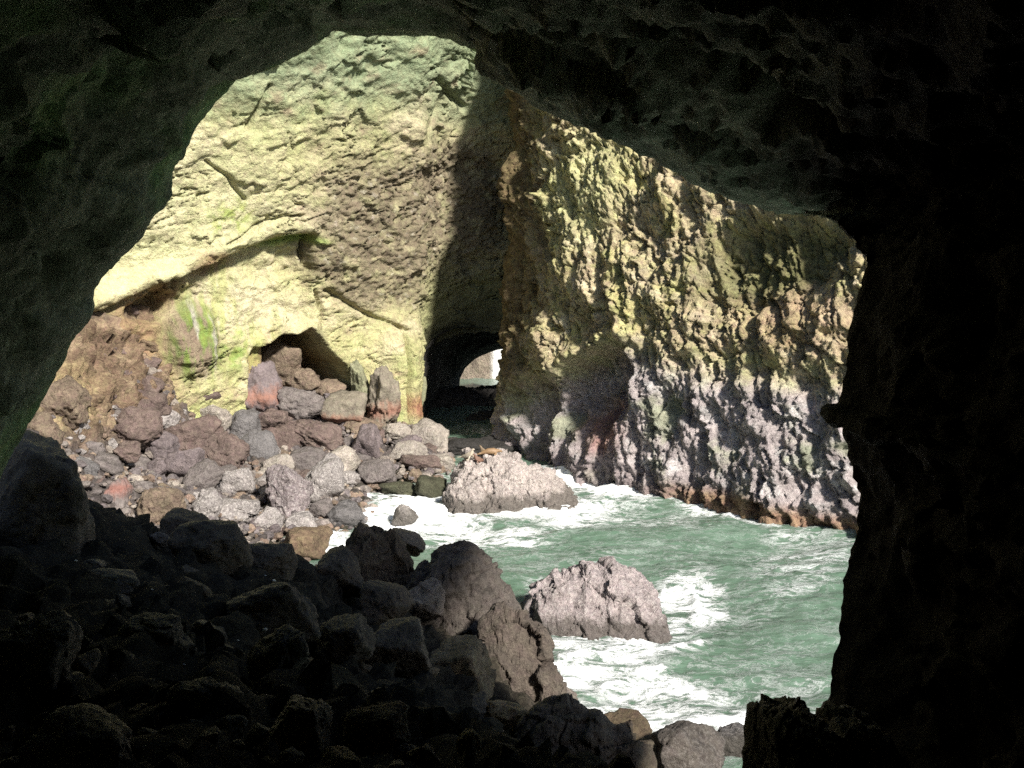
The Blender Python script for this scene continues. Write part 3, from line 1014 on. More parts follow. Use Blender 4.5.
def boulder_mesh(seed, radii, sub=4, planes=13, sharp=16, rough=0.10, rotz=None, tilt=0.0, name="boulder", lump=0.0):
    r = np.random.default_rng(seed)
    v, f = ICO[sub]
    n = r.normal(size=(planes, 3))
    n = np.concatenate([n / np.linalg.norm(n, axis=1)[:, None], np.array([[0, 0, 1.0], [0, -1, 0.25], [1, 0, .2], [-1, 0, .2]]) + 0.25 * r.normal(size=(4, 3))])
    n /= np.linalg.norm(n, axis=1)[:, None]
    d = r.uniform(0.72, 1.05, len(n))
    q = np.maximum(v @ n.T, 0) / d
    rad = (np.maximum((q ** sharp).sum(1), 1e-9)) ** (-1.0 / sharp)
    rad = np.minimum(rad, 1.35)
    V = v * rad[:, None]
    o = r.uniform(0, 50, 3)
    dsp = rough * fbm(V * 1.6 + o, 5, 0.58) + 0.35 * rough * fbm(V * 4 + o, 3, 0.6, ridged=True)
    if lump > 0:
        f1, f2, cid = voro(V * 2.6 + o)
        dsp += lump * ((cid - 0.5) * sstep(0, .2, f2 - f1) - 0.4 * (1 - sstep(0, .12, f2 - f1)))
        f1, f2, cid = voro(V * 6 + o)
        dsp += lump * 0.45 * (0.5 - f1)
    dsp += rough * (0.9 * facet(V * 1.5 + o, 1.0) + 0.5 * facet(V * 3.3 + o, 1.2)) + 0.3 * rough * facet(V * 7 + o, 1.2) * (sub > 4)
    V = V + v * dsp[:, None]
    V = V / np.abs(V).max(0)
    V = V * np.asarray(radii)
    if tilt:
        c, s = math.cos(math.radians(tilt)), math.sin(math.radians(tilt))
        V = V @ np.array([[c, 0, -s], [0, 1, 0], [s, 0, c]])     # leans in the x-z plane
    if rotz:
        c, s = math.cos(rotz), math.sin(rotz)
        V = V @ np.array([[c, s, 0], [-s, c, 0], [0, 0, 1]])
    return mesh_from(name, V, f)


TINTS = {
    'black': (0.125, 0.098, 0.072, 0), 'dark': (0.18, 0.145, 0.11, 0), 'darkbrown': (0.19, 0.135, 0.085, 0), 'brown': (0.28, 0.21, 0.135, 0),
    'greybrown': (0.25, 0.21, 0.18, 0), 'ochre': (0.40, 0.30, 0.17, 0), 'tan': (0.22, 0.165, 0.12, 0), 'cream': (0.36, 0.315, 0.27, 0.3), 'grey': (0.18, 0.155, 0.147, 0.0),
    'mauve': (0.175, 0.14, 0.142, 0.1), 'pink': (0.165, 0.12, 0.105, 0), 'speck': (0.29, 0.26, 0.25, 0.75), 'mauvespeck': (0.25, 0.205, 0.21, 0.6), 'moss': (0.075, 0.075, 0.045, 0),
    'red': (0.16, 0.115, 0.10, 0), 'green': (0.24, 0.24, 0.15, 0), 'bluegrey': (0.15, 0.14, 0.14, .1), 'slab': (0.235, 0.205, 0.16, 0),
}


def put_boulder(px, py, rx, ry, tint, label, group, seed, mat=None, y=None, tilt=0, sub=4, name="boulder", depth=None, cat="boulder", sit=0.65, **kw):
    if y is None:
        q = hit_ground(px, py + sit * ry)
        y = q[1] if q is not None else 60.0
    c = P(px, py, y)
    m = (y * cp) / F
    a, b = rx * m * 1.06, ry * m * 1.06
    dep = depth * a if depth else 0.5 * (a + b) * 1.05
    me = boulder_mesh(seed, (a, dep, b), sub=sub, tilt=tilt, name=name, **kw)
    o = add(name, me, mat or M_boulder, label, cat, group)
    o.location = c
    t = TINTS[tint] if isinstance(tint, str) else tint
    j = np.random.default_rng(seed + 991).uniform(0.88, 1.12)
    o.color = (t[0] * j, t[1] * j, t[2] * j, t[3])
    return o


G_SL = "boulders on the stony slope"
SLOPE = [
    (65, 402, 22, 30, 'tan', 0, "tan bulging rock at the left end of the brown slope"),
    (40, 430, 20, 17, 'tan', 0, "tan wedge of rock beside the black arch, left of the stony slope"),
    (135, 427, 26, 20, 'pink', 0, "smooth rounded brown boulder below the brown slope, pale streaks on its face"),
    (188, 441, 36, 22, 'red', -8, "large reddish striped boulder with a deep black shadow on its left"),
    (225, 452, 26, 20, 'pink', 10, "pinkish grey boulder right of the large reddish striped one"),
    (185, 466, 14, 17, 'mauve', 0, "mauve upright stone below the large reddish striped boulder"),
    (213, 417, 14, 12, 'cream', 0, "pale blocky stone above the pinkish grey boulder"),
    (230, 390, 17, 11, 'tan', 5, "tan flat-topped boulder below the green-streaked part of the wall"),
    (205, 372, 12, 15, 'pink', 0, "brown stone tucked under the green-streaked part of the wall"),
    (260, 388, 19, 27, 'mauve', -16, "pointed upright wedge stained red and green, left of the shallow cave"),
    (297, 404, 26, 17, 'grey', 8, "grey pyramid-shaped boulder in front of the shallow cave"),
    (328, 388, 18, 9, 'tan', -14, "long tan stone lying like a log in the mouth of the shallow cave"),
    (345, 408, 20, 17, 'slab', -12, "squared boulder with a red lower edge, right of the shallow cave"),
    (384, 403, 18, 37, 'slab', 4, "tall upright slab with a rust red band against the wall"),
    (362, 393, 9, 28, 'green', -6, "narrow pale green slab left of the tall red-banded slab"),
    (412, 390, 15, 50, 'green', 0, "greenish pillar with a red foot beside the dark tunnel"),
    (272, 420, 17, 12, 'pink', 0, "pinkish stone below the pointed red and green wedge"),
    (246, 428, 15, 14, 'bluegrey', 0, "blue-grey stone with a fissured face, left of the dark red stone"),
    (316, 436, 34, 19, 'pink', 24, "long pink slab slanting down to the right in mid-slope"),
    (281, 440, 19, 13, 'red', 10, "dark red split stone left of the long pink slab"),
    (228, 478, 12, 10, 'grey', 0, "small grey stone above the white-speckled boulders"),
    (367, 443, 15, 18, 'mauve', 0, "mauve triangular boulder standing by itself in front of the tall slab"),
    (363, 428, 18, 8, 'tan', 4, "flat tan slab behind the mauve triangular boulder"),
    (430, 436, 18, 15, 'cream', 14, "cream boulder at the foot of the greenish pillar beside the tunnel"),
    (407, 452, 18, 11, 'cream', -6, "cream rounded boulder below the greenish pillar"),
    (398, 434, 13, 9, 'cream', 0, "small cream stone against the foot of the tall red-banded slab"),
    (420, 462, 17, 8, 'pink', 3, "low brownish boulder just above the mossy rocks"),
    (442, 461, 11, 8, 'cream', 0, "cream stone nearest the tunnel water"),
    (376, 473, 18, 15, 'grey', 0, "plain round grey boulder above the foaming inlet"),
    (278, 466, 20, 12, 'cream', -12, "cream oblong boulder above the mauve speckled block"),
    (305, 462, 18, 14, 'grey', 0, "grey boulder at the lower end of the long pink slab"),
    (343, 462, 18, 16, 'cream', 8, "cream rounded boulder left of the plain round grey one"),
    (325, 480, 18, 22, 'speck', 0, "upright white-speckled boulder near the foaming inlet"),
    (288, 492, 19, 26, 'mauvespeck', -24, "tilted mauve speckled block with a dark hollow to its left"),
    (238, 485, 18, 14, 'speck', 0, "white-speckled rounded boulder left of the dark hollow"),
    (238, 508, 24, 12, 'speck', 6, "flat white-speckled boulder behind the black foreground rocks"),
    (270, 520, 13, 12, 'speck', 0, "small white-speckled boulder at the foot of the mauve block"),
    (300, 523, 14, 9, 'speck', 0, "low pale boulder just behind the black foreground rocks"),
    (345, 516, 17, 11, 'bluegrey', 0, "wet blue-grey boulder at the edge of the white water"),
    (322, 510, 11, 10, 'grey', 0, "small grey stone between the speckled boulder and the wet one"),
    (400, 489, 20, 9, 'moss', 0, "low dark mossy rock at the head of the inlet"),
    (432, 489, 18, 12, 'moss', 0, "dark mossy rock beside the big pale sea rock"),
    (117, 506, 19, 30, 'grey', 8, "grey boulder with a bright red stain at its top"),
    (168, 508, 23, 22, 'tan', 6, "tan boulder with a black shadow on its left, above the black rocks"),
    (208, 506, 12, 14, 'speck', 0, "pale speckled stone joined to the tan boulder's right side"),
    (140, 541, 20, 12, 'tan', 4, "pale tan boulder half in shade behind the black rocks"),
    (108, 530, 12, 8, 'grey', 0, "grey stone at the foot of the red-stained boulder"),
    (277, 364, 22, 18, 'tan', 6, "lumpy brown rock filling the left half of the shallow cave"),
    (304, 378, 15, 11, 'tan', 0, "knobbly brown stone in the middle of the shallow cave floor"),
    (150, 405, 20, 15, 'pink', 6, "dark brown blocky boulder half way up the brown slope's right edge"),
    (205, 396, 18, 15, 'pink', -8, "dark brown boulder right below the green-streaked wall"),
    (160, 445, 18, 16, 'mauve', 8, "dark mauve block left of the large reddish striped boulder"),
    (258, 448, 17, 14, 'bluegrey', 0, "dark grey block left of the dark red split stone"),
    (205, 478, 20, 16, 'grey', -10, "dark grey angular block below the pinkish grey boulder"),
    (466, 449, 26, 9, (0.035, 0.032, 0.03, 0), 0, "low black wet rock added behind the sea lion rock to darken the tunnel water"),  # this and the next two: dark rocks added to cover bright water
    (500, 450, 24, 11, (0.035, 0.032, 0.03, 0), 0, "black wet rock at the foot of the right wall, added to darken the tunnel water"),
    (448, 446, 15, 8, (0.05, 0.045, 0.04, 0), 0, "small black wet rock at the left side of the tunnel mouth"),
    (92, 448, 11, 8, 'grey', 0, "small grey stone left of the rounded brown boulder's foot"),
    (128, 452, 11, 8, 'pink', 0, "small pink stone under the rounded brown boulder"),
    (158, 468, 11, 9, 'mauve', 0, "small mauve stone left of the mauve upright one"),
    (84, 467, 13, 7, 'bluegrey', 20, "thin blue-grey slab tipped over at the left of the slope"),
    (108, 463, 14, 11, 'grey', 12, "grey stone above the red-stained boulder"),
]
STAINED = {'tall upright': M_red_mid, 'greenish pillar': M_red_foot, 'grey boulder with a bright': M_red_top, 'squared boulder': M_red_low, 'leaning slab': M_mossy, 'pointed upright': M_red_mid}
SET_Y = {'grey boulder with a bright': 60.0, 'pale tan boulder half': 58.0, 'grey stone at the foot of the red': 58.5, 'thin blue-grey': 62.0, 'small pink stone under': 67.0, 'lumpy brown rock': 90.5, 'knobbly brown stone': 90.0, 'low black wet': 86.5, 'black wet rock at': 87.5, 'small black wet': 88.0}
for i, (px, py, rx, ry, t, tl, lab) in enumerate(SLOPE):
    big = max(rx, ry) > 22
    mt = [m_ for k_, m_ in STAINED.items() if lab.startswith(k_)]
    sy = [y_ for k_, y_ in SET_Y.items() if lab.startswith(k_)]
    e_ = 1.28 if max(rx, ry) < 18 else (1.18 if max(rx, ry) < 30 else 1.0)
    put_boulder(px, py, rx * e_, ry * e_, t, lab, G_SL, 100 + i, mat=mt[0] if mt else None, y=sy[0] if sy else None, planes=10, sharp=24, tilt=tl, sub=5 if big else 4, rough=0.12, lump=0.05,
                depth=1.6 if ry > 1.6 * rx else None)

G_SEA = "rocks standing in the sea water"


def sea_mound(name, px0, px1, base_py, y, top, depth, tint, label, seed, rough=1.0, mat=None, group=None, zb=-2.5, cat="rock", blk=0.6):
    """a rock in the water: outline heights given as (picture x, picture y) of its top, real depth in metres."""
    nu, nv = 190, 170
    u = np.linspace(-1, 1, nu)
    v = np.sin(np.linspace(-math.pi / 2, math.pi / 2, nv))
    U, Vv = np.meshgrid(u, v)
    x0, x1 = P(px0, base_py, y)[0], P(px1, base_py, y)[0]
    tp = np.array([P(a, b, y) for a, b in top])
    xw = (x0 + x1) / 2 + U * (x1 - x0) / 2
    h = np.interp(xw, tp[:, 0], tp[:, 2])
    k = np.clip(1 - np.abs(Vv) ** 2.2, 0, 1) ** 0.62
    z = (h - zb) * k * (1 - np.abs(U) ** 10) + zb
    V = np.stack([xw, y + Vv * depth + 0 * U, z], -1)
    V += 0.35 * rough * np.stack([fbm(V * 0.5 + 9 * q + seed, 4) for q in range(3)], -1)
    N = grid_normals(V)
    N = np.where(N[..., 2:3] < 0, -N, N)
    o = seed * 3.1
    WV = 0.3 * np.stack([fbm(V * 0.7 + 7 * q_ + o, 3) for q_ in range(3)], -1)
    D = blk * facet(V * 0.36 + o + 0.6 * WV, 1.0) + 0.3 * blk * facet(V * 0.85 + o + WV, 1.1) + 0.08 * facet(V * 2.4 + o + WV, 1.2)
    D += 0.1 * fbm(V * 0.55 + o, 5, 0.58, ridged=True)
    f1, f2, cid = voro(V * np.array([0.75, 0.75, 0.55]) + o + 0.35 * fbm(V * 0.9, 3)[..., None])
    D += 0.1 * (cid - 0.5) - 0.22 * (1 - sstep(0, 0.1, f2 - f1)) * sstep(-.1, .2, fbm(V * 0.4 + o, 2))
    f1, f2, cid = voro(V * 2.0 + o)
    D += 0.14 * (0.5 - f1) + 0.1 * (cid - .5)
    D += 0.12 * fbm(V * 3 + o, 4, .6)
    V = V + N * (D * rough)[..., None]
    c0 = np.array([xw.mean(), y, max(zb, 0)])
    ob = add(name, mesh_from(name, V - c0, grid_faces(nv, nu)), mat or M_searock, label, cat, group or G_SEA)
    ob.location = c0
    ob.color = TINTS[tint] if isinstance(tint, str) else tint
    return ob


G_BK = "black boulders in the foreground pile"
FORE = [
    (40, 505, 62, 62, 'dark', 20, "huge dark boulder at the left edge with a faintly lit right flank"),
    (208, 548, 42, 34, 'black', 0, "broad black boulder on the crest of the foreground pile, left part"),
    (186, 527, 22, 18, 'black', 0, "round black boulder leaning behind the broad black one"),
    (268, 560, 36, 28, 'black', 0, "black humped boulder right of the broad black boulder"),
    (305, 545, 26, 24, 'darkbrown', 0, "brownish boulder standing just before the white water gap"),
    (338, 575, 32, 26, 'black', 0, "black boulder in the dip below the white water gap"),
    (408, 541, 20, 16, 'dark', 8, "small dark boulder on the crest right of the tall blunt one"),
    (428, 598, 26, 24, 'greybrown', -10, "grey faceted boulder left of the large ridged one"),
    (458, 676, 42, 37, (0.30, 0.235, 0.15, 0), -18, "pointed ochre boulder with a fan-shaped lit face"),
    (505, 718, 26, 22, 'ochre', 0, "knobbly pale brown boulder under the pointed ochre one"),
    (547, 700, 36, 20, 'greybrown', 6, "pitted wet boulder at the waterline below the cleft one"),
    (628, 748, 32, 32, (0.11, 0.08, 0.05, 0), 0, "brown knob of rock right of the big black boulder"),
    (684, 752, 42, 36, (0.10, 0.085, 0.075, 0.15), 18, "dark wet boulder with a pale top edge, beside the surf"),
    (375, 727, 36, 28, 'darkbrown', 0, "dim brown boulder left of the yellowish stones"),
    (440, 722, 24, 17, 'ochre', 10, "yellowish stone under the pointed ochre boulder's left corner"),
    (467, 748, 15, 20, 'ochre', -6, "upright yellowish stone at the bottom edge"),
    (425, 757, 20, 14, 'brown', 14, "low brown stone at the bottom edge left of the upright yellowish one"),
    (340, 762, 22, 16, 'brown', 0, "faint brown stone at the bottom edge below the dim brown boulder"),
    (270, 612, 54, 34, 'black', 0, "wide black dome-shaped boulder in the middle of the dark pile"),
    (278, 665, 32, 36, 'black', 0, "black boulder below the dome-shaped one"),
    (305, 722, 34, 36, 'dark', 0, "dim grey boulder left of the dim brown boulder"),
    (30, 655, 44, 48, 'dark', 0, "dim rounded boulder at the left edge of the dark pile"),
    (85, 745, 56, 34, 'dark', 10, "long dim boulder at the bottom left"),
    (196, 590, 22, 11, 'brown', 20, "thin brown slab on edge in the dark pile"),
    (110, 580, 34, 16, 'dark', 6, "low dark boulder with a faint rim in the upper left of the pile"),
    (150, 640, 32, 22, 'black', 0, "black boulder in the left middle of the dark pile"),
    (205, 700, 36, 26, 'black', 0, "black boulder above the bottom edge in the left of the dark pile"),
    (400, 650, 34, 30, 'black', 0, "black boulder left of the pointed ochre one"),
    (345, 640, 34, 30, 'black', 0, "black boulder right of the dome-shaped one"),
    (385, 605, 30, 24, 'black', 0, "black boulder under the tall blunt brown one"),
]
FORE_Y = {470: 43.0, 520: 40.0, 547: 39.5, 372: 44.0, 408: 46.0, 458: 34.6, 428: 40.0, 684: 32.0}
for i, (px, py, rx, ry, t, tl, lab) in enumerate(FORE):
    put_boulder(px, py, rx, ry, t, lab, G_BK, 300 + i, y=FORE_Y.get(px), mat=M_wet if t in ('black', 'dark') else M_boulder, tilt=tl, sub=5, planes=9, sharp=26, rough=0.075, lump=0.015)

CREST = [
    ((340, 420), 620, 44.0, [(340, 575), (343, 545), (349, 526), (358, 520), (368, 523), (382, 532), (396, 543), (410, 556), (420, 590)], 2.4, (0.14, 0.105, 0.07, 0), "tall blunt brown boulder on the crest, lit on its right face", 61, .5),
    ((392, 532), 690, 42.0, [(392, 600), (404, 576), (416, 562), (432, 554), (448, 547), (460, 545), (470, 548), (484, 562), (498, 582), (512, 600), (524, 612), (532, 650)], 2.6, (0.12, 0.10, 0.087, 0), "large ridged boulder sloping down to the green water", 62, .55),
    ((466, 562), 720, 38.5, [(466, 650), (472, 628), (482, 617), (500, 613), (520, 612), (540, 616), (552, 626), (558, 645), (560, 668), (562, 700)], 1.9, (0.125, 0.10, 0.082, 0), "large cleft boulder with a flat lit right face beside the water", 63, .5),
    ((488, 660), 800, 29.0, [(488, 790), (505, 748), (525, 722), (548, 709), (575, 705), (600, 711), (615, 722), (632, 718), (645, 736), (660, 790)], 2.2, 'black', "big smooth black boulder at the bottom of the view", 64, .45),
]
for (a_, b_), base_, y_, top_, dep_, t_, lab_, sd_, ro_ in CREST:
    sea_mound("boulder", a_, b_, base_, y_, top_, dep_, t_, lab_, sd_, ro_, M_wet if t_ == 'black' else M_boulder, G_BK, zb=-2.0, cat="boulder", blk=0.9)

# the black ledge at lower right, close to the viewpoint
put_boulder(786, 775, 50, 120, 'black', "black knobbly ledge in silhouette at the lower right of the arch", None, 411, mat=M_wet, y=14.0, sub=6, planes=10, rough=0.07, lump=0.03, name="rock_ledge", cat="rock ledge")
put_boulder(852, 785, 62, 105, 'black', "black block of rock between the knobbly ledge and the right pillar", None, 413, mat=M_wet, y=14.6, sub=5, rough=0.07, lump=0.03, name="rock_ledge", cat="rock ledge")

# rocks standing in the water
G_SEA = "rocks standing in the sea water"
rockA = sea_mound("sea_rock", 438, 588, 510, Wt(500, 508)[1] + 2.0, [(438, 500), (446, 478), (452, 462), (462, 454), (475, 456), (488, 457), (500, 455), (515, 458), (530, 463), (545, 472), (558, 482), (572, 492), (588, 506)], 3.6,
                  (0.48, 0.41, 0.38, 0.65), "broad pale sea rock with sea lions on top, foam round its foot", 5)
sea_mound("sea_rock", 516, 672, 640, Wt(590, 640)[1] + 2.2, [(516, 598), (524, 588), (540, 582), (555, 574), (570, 576), (583, 566), (600, 568), (612, 562), (624, 572), (636, 580), (650, 588), (660, 604), (672, 636)], 2.9,
          (0.42, 0.35, 0.35, 0.7), "pinkish barnacled rock in the middle of the green water", 12, 0.85)
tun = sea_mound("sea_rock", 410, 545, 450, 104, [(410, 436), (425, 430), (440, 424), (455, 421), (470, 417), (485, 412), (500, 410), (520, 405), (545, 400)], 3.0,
                (0.03, 0.028, 0.028, 0.0), "black rocks added in the tunnel mouth to hide its bright water", 27, 0.6)
tun["group"] = "rocks added to darken the tunnel"  # added mound, covers the bright water in the tunnel mouth
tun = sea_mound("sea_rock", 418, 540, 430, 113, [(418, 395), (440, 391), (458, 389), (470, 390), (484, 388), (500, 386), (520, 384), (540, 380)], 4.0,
                (0.045, 0.04, 0.038, 0.0), "low black rocks added across the tunnel floor to keep it dark", 21, 0.6)
tun["group"] = "rocks added to darken the tunnel"  # added dark sill hiding the lit water below the exit
put_boulder(405, 516, 14, 11, (0.40, 0.36, 0.34, 0.7), "small pale rock awash in white foam at the inlet", G_SEA, 531, mat=M_searock, y=Wt(405, 522)[1], sub=4, lump=0.08, name="sea_rock", cat="rock")
put_boulder(728, 745, 24, 18, (0.12, 0.11, 0.11, 0.4), "dark rock awash in surf beside the black ledge", G_SEA, 541, mat=M_searock, y=Wt(728, 755)[1], sub=5, lump=0.08, name="sea_rock", cat="rock")
put_boulder(395, 500, 8, 5, 'moss', "tiny dark rock at the head of the foaming inlet", G_SEA, 547, mat=M_searock, y=Wt(395, 503)[1], name="sea_rock", cat="rock")

# ---- loose stones of the slope: individual stones from a small set of shapes
pool = [boulder_mesh(700 + k, (1, 1, 0.8), sub=4 if k < 5 else 4, rough=0.12, lump=0.04, name="stone") for k in range(12)]
for me in pool:
    me.materials.append(M_boulder)
pool_dark = [boulder_mesh(730 + k, (1, 1, 0.75), sub=4, planes=9, sharp=20, rough=0.12, name="stone") for k in range(8)]
for me in pool_dark:
    me.materials.append(M_wet)
SL_POLY = [(30, 432), (60, 420), (110, 405), (170, 385), (205, 360), (250, 375), (300, 385), (350, 415), (400, 425), (445, 455), (440, 478), (395, 480), (355, 510), (330, 530), (230, 530), (150, 545), (90, 520), (95, 470)]
BR_POLY = [(95, 320), (140, 308), (170, 330), (190, 370), (150, 410), (90, 415), (60, 400), (80, 350)]
big = [(b[0], b[1], b[2], b[3]) for b in SLOPE]


def scatter(poly, n, smin, smax, tints, labels, group, meshes, avoid, seed, name="stone"):
    r = np.random.default_rng(seed)
    xs = [p[0] for p in poly]
    ys = [p[1] for p in poly]
    done, tries = [], 0
    while len(done) < n and tries < 6000:
        tries += 1
        x, y = r.uniform(min(xs), max(xs)), r.uniform(min(ys), max(ys))
        if not inside_poly(np.array([x]), np.array([y]), poly)[0]:
            continue
        s = smin + (smax - smin) * r.random() ** 1.8
        if any(abs(x - a) < rx * 0.8 and abs(y - b) < ry * 0.8 for a, b, rx, ry in avoid):
            continue
        if any(math.hypot(x - a, y - b) < 0.62 * (s + t) for a, b, t in done):
            continue
        q = hit_ground(x, y + 0.3 * s)
        if q is None or q[2] < -0.3:
            continue
        done.append((x, y, s))
        m = q[1] * cp / F * s
        ti = r.integers(len(tints))
        ob = add(name, meshes[r.integers(len(meshes))], None, labels[ti], "stone", group)
        ob.location = (q[0], q[1], q[2] + 0.15 * m)
        ob.scale = (m * r.uniform(0.8, 1.25), m * r.uniform(.8, 1.25), m * r.uniform(0.65, 1.05))
        ob.rotation_euler = (r.uniform(-.5, .5), r.uniform(-.5, .5), r.uniform(0, 6.28))
        t = TINTS[tints[ti]]
        j = r.uniform(0.8, 1.15)
        ob.color = (t[0] * j, t[1] * j, t[2] * j, t[3])


scatter(SL_POLY, 190, 5.5, 18, ['grey', 'pink', 'mauve', 'speck', 'tan'],
        ["loose grey stone lying between the boulders of the slope", "loose pinkish stone lying between the boulders of the slope", "loose mauve stone lying between the boulders of the slope",
         "loose white-speckled stone lying between the boulders of the slope", "loose tan stone lying between the boulders of the slope"], "loose stones of the slope", pool, big, 21)
scatter(BR_POLY, 42, 6, 19, ['tan', 'pink', 'darkbrown'], ["loose tan stone on the steep brown slope by the left arch", "loose pinkish stone on the steep brown slope by the left arch", "loose dark brown stone on the steep brown slope by the left arch"],
        "loose stones of the brown slope", pool, big, 22)
DK_POLY = [(0, 560), (130, 560), (230, 580), (330, 600), (430, 640), (480, 700), (540, 768), (0, 768)]
scatter(DK_POLY, 55, 9, 24, ['black', 'dark', 'darkbrown'], ["black stone filling the dark pile in the foreground", "dark grey stone filling the dark pile in the foreground", "dark brown stone filling the dark pile in the foreground"],
        "stones of the dark foreground pile", pool_dark, [(b[0], b[1], b[2] * .8, b[3] * .8) for b in FORE], 23)

# ---- gravel and small rubble: too many to count
def rubble():
    r = np.random.default_rng(31)
    v, f = ICO[2]
    VV, FF, CC = [], [], []
    base = 0
    cnt = 0
    for _ in range(9000):
        if cnt > 2600:
            break
        x = r.uniform(-38, -4)
        y = r.uniform(50, 92)
        z = float(ground_h(x, y))
        if z < -0.2 or z > 9:
            continue
        s = 0.14 + 0.3 * r.random() ** 2
        q = v * (1 + 0.25 * r.normal(size=(len(v), 1)).clip(-1.2, 1.2) * 0.6) * s * np.array([r.uniform(.7, 1.3), r.uniform(.7, 1.3), r.uniform(.6, 1)])
        a = r.uniform(0, 6.28)
        q = q @ np.array([[math.cos(a), math.sin(a), 0], [-math.sin(a), math.cos(a), 0], [0, 0, 1]])
        VV.append(q + [x, y, z + 0.1 + r.uniform(0, .3)])
        FF.append(f + base)
        base += len(v)
        t = [(0.22, 0.19, 0.175), (0.27, 0.20, 0.155), (0.18, 0.155, 0.155), (0.36, 0.31, 0.27)][r.integers(4)]
        CC.append(np.zeros((len(v), 3)) + np.array(t) * r.uniform(.75, 1.2))
        cnt += 1
    return mesh_from("rubble", np.concatenate(VV), np.concatenate(FF), np.concatenate(CC), smooth=False)


add("rubble", rubble(), M_slope, "small rubble and gravel strewn over the sunlit slope", "rubble", kind="stuff")

# ------------------------------------------------------------------ 8. sea lions on the broad sea rock
def skin_mesh(name, pts, edges, root=0, sub=2):
    me = bpy.data.meshes.new(name)
    me.from_pydata([p[:3] for p in pts], edges, [])
    tmp = bpy.data.objects.new("tmp", me)
    COL.objects.link(tmp)
    tmp.modifiers.new("skin", 'SKIN')
    for i, p in enumerate(pts):
        me.skin_vertices[0].data[i].radius = (p[3], p[4] if len(p) > 4 else p[3])
        me.skin_vertices[0].data[i].use_root = (i == root)
    s = tmp.modifiers.new("sub", 'SUBSURF')
    s.levels = s.render_levels = sub
    dg = bpy.context.evaluated_depsgraph_get()
    out = bpy.data.meshes.new_from_object(tmp.evaluated_get(dg))
    bpy.data.objects.remove(tmp)
    out.name = name
    for p in out.polygons:
        p.use_smooth = True
    return out


def fur(name, c):
    m, nt, b = nodes_of(name)
    n = nd(nt, 'ShaderNodeTexNoise', Scale=5.0, Detail=5.0)
    mx = nd(nt, 'ShaderNodeMix', data_type='RGBA')
    nt.links.new(n.outputs['Fac'], mx.inputs['Factor'])
    mx.inputs[6].default_value = (c[0] * .65, c[1] * .6, c[2] * .55, 1)
    mx.inputs[7].default_value = (min(1, c[0] * 1.25), min(1, c[1] * 1.25), min(1, c[2] * 1.25), 1)
    nt.links.new(mx.outputs[2], b.inputs['Base Color'])
    b.inputs['Roughness'].default_value = 0.6
    return m


def sea_lion(pose):
    if pose == 'up':        # chest raised on the fore flippers, head up
        pts = [(-0.05, 0, 0.30, .24), (-0.40, 0, 0.22, .21), (-0.72, 0, 0.13, .13), (-0.95, 0, 0.07, .07), (0.22, 0, 0.48, .22), (0.36, 0, 0.72, .15), (0.42, 0, 0.92, .12), (0.54, 0, 0.97, .085), (0.64, 0, 0.95, .045)]
        e = [(0, 1), (1, 2), (2, 3), (0, 4), (4, 5), (5, 6), (6, 7), (7, 8)]
        fl = 4
        zf = 0.04
    else:                   # lying, head laid on the rock
        pts = [(-0.05, 0, 0.26, .25), (-0.40, 0, 0.22, .22), (-0.72, 0, 0.13, .14), (-0.95, 0, 0.07, .07), (0.25, 0, 0.27, .22), (0.46, 0, 0.26, .15), (0.60, 0, 0.24, .12), (0.72, 0, 0.20, .085), (0.81, 0, 0.17, .045)]
        e = [(0, 1), (1, 2), (2, 3), (0, 4), (4, 5), (5, 6), (6, 7), (7, 8)]
        fl = 4
        zf = 0.05
    for s in (-1, 1):
        k = len(pts)
        pts += [(pts[fl][0] + .02, s * .24, pts[fl][2] * .5, .08, .05), (pts[fl][0] + .0, s * .36, zf, .09, .03), (pts[fl][0] - .14, s * .46, zf - .01, .05, .02)]
        e += [(fl, k), (k, k + 1), (k + 1, k + 2)]
        k = len(pts)
        pts += [(-1.08, s * .12, .05, .06, .025), (-1.22, s * .2, .04, .04, .02)]
        e += [(3, k), (k, k + 1)]
    return skin_mesh("sea_lion", pts, e)


bpy.context.view_layer.update()
_ra = np.array([tuple(rockA.matrix_world @ v.co) for v in rockA.data.vertices])


def rock_top(x, y):
    d = np.hypot(_ra[:, 0] - x, _ra[:, 1] - y)
    return _ra[d < 0.35, 2].max()


ymid = rockA.location.y
for px, dy, pose, rot, sc, c, lab in (
        (492, -0.3, 'lie', 8, 0.95, (0.22, 0.14, 0.075), "golden brown sea lion lying flat on top of the pale rock"),
        (478, -0.7, 'up', 215, 0.72, (0.15, 0.085, 0.06), "reddish brown sea lion sitting up among the others on the rock"),
        (469, -0.4, 'up', -40, 0.85, (0.5, 0.44, 0.36), "cream sea lion sitting at the left end of the group"),
        (484, -0.1, 'up', 160, 0.62, (0.17, 0.125, 0.08), "small tan sea lion with raised head left of the lying one")):
    x = P(px, 452, ymid + dy)[0]
    o = add("sea_lion", sea_lion(pose), fur("sea lion fur", c), lab, "sea lion", "sea lions on the pale rock")
    o.location = (x, ymid + dy, rock_top(x, ymid + dy) - 0.12)
    o.rotation_euler = (0, 0, math.radians(rot))
    o.scale = (sc, sc, sc)

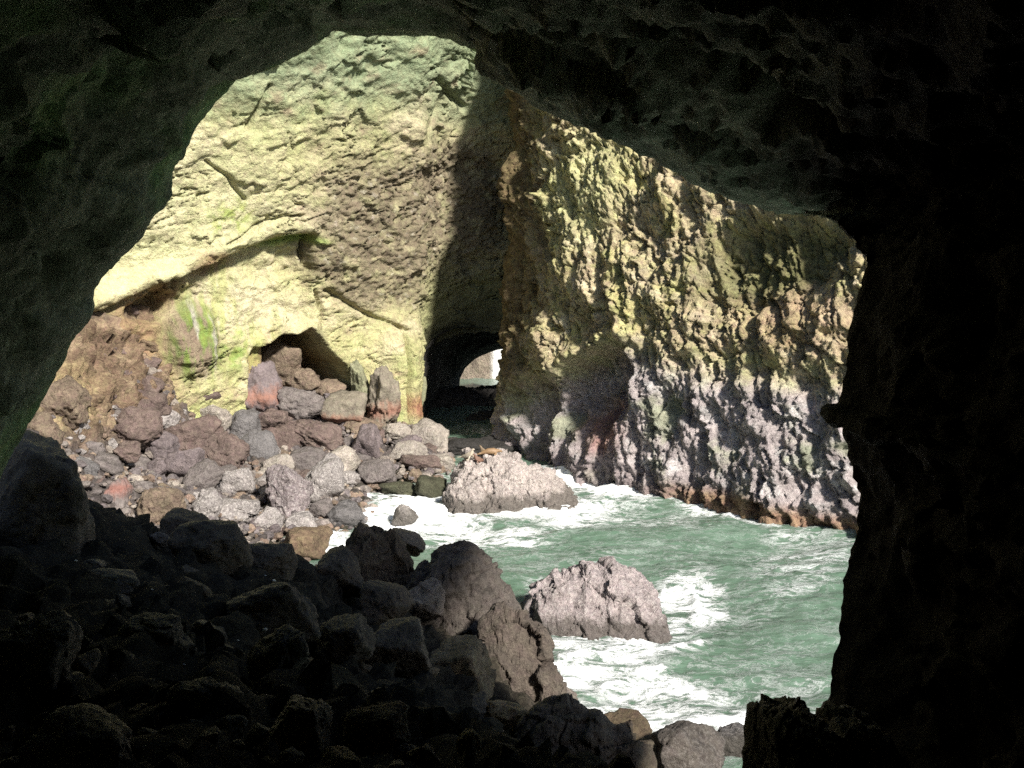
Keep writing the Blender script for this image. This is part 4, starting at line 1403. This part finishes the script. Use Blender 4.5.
# ---- tiny white pebbles catching the light in the dark pile
pebble = boulder_mesh(900, (1, .8, .6), sub=2, rough=.05, name="pebble")
mp_, nt_, b_ = nodes_of("white pebble stone")
b_.inputs['Base Color'].default_value = (0.85, 0.82, 0.75, 1)
b_.inputs['Roughness'].default_value = 0.6
n_ = nd(nt_, 'ShaderNodeTexNoise', Scale=9.0)
bp_ = nd(nt_, 'ShaderNodeBump', Distance=0.02)
nt_.links.new(n_.outputs['Fac'], bp_.inputs['Height'])
nt_.links.new(bp_.outputs['Normal'], b_.inputs['Normal'])
pebble.materials.append(mp_)

bpy.context.view_layer.update()
_dg = bpy.context.evaluated_depsgraph_get()
for px, py, sz in ((265, 576, 1.6), (274, 581, 2.2), (265, 629, 3.0), (76, 561, 1.8), (152, 590, 1.6), (172, 626, 1.6), (184, 665, 2.0), (238, 641, 1.8)):
    r_ = ray(px, py)
    ok, loc, nor, *_ = scene.ray_cast(_dg, Vector(CAM), Vector(r_).normalized())
    if ok:
        o = add("pebble", pebble, None, "tiny white pebble lying on the dark rocks of the foreground pile", "pebble", "white pebbles on the dark rocks")
        m = sz * loc.y / F
        o.location = loc + nor * m * 0.3
        o.scale = (m, m, m)

# ------------------------------------------------------------------ light
L = Vector((0.49, -0.65, 0.62)).normalized()
sd = bpy.data.lights.new("sun", 'SUN')
sd.energy = 5.0
sd.angle = math.radians(5.0)
sd.color = (1.0, 0.95, 0.86)
sun = bpy.data.objects.new("sun", sd)
sun.rotation_euler = L.to_track_quat('Z', 'Y').to_euler()
sun.location = (40, -40, 80)
COL.objects.link(sun)
w = bpy.data.worlds.new("World")
scene.world = w
w.use_nodes = True
sky = w.node_tree.nodes.new('ShaderNodeTexSky')
sky.sky_type = 'NISHITA'
sky.sun_disc = False
sky.sun_elevation = math.asin(L.z)
sky.sun_rotation = math.atan2(L.x, L.y)
bg = w.node_tree.nodes["Background"]
w.node_tree.links.new(sky.outputs[0], bg.inputs['Color'])
bg.inputs['Strength'].default_value = 0.06

vs = scene.view_settings
scene.display_settings.display_device = 'sRGB'
vs.view_transform = 'Standard'
vs.look = 'None'
vs.exposure = 0.95
vs.gamma = 1.0
vs.use_curve_mapping = False
scene.render.engine = 'CYCLES'
cy = scene.cycles
cy.use_denoising = False
cy.max_bounces = 5
cy.diffuse_bounces = 4
cy.glossy_bounces = 2
cy.transmission_bounces = 2
cy.sample_clamp_indirect = 3
cy.sample_clamp_direct = 6
cy.use_adaptive_sampling = True
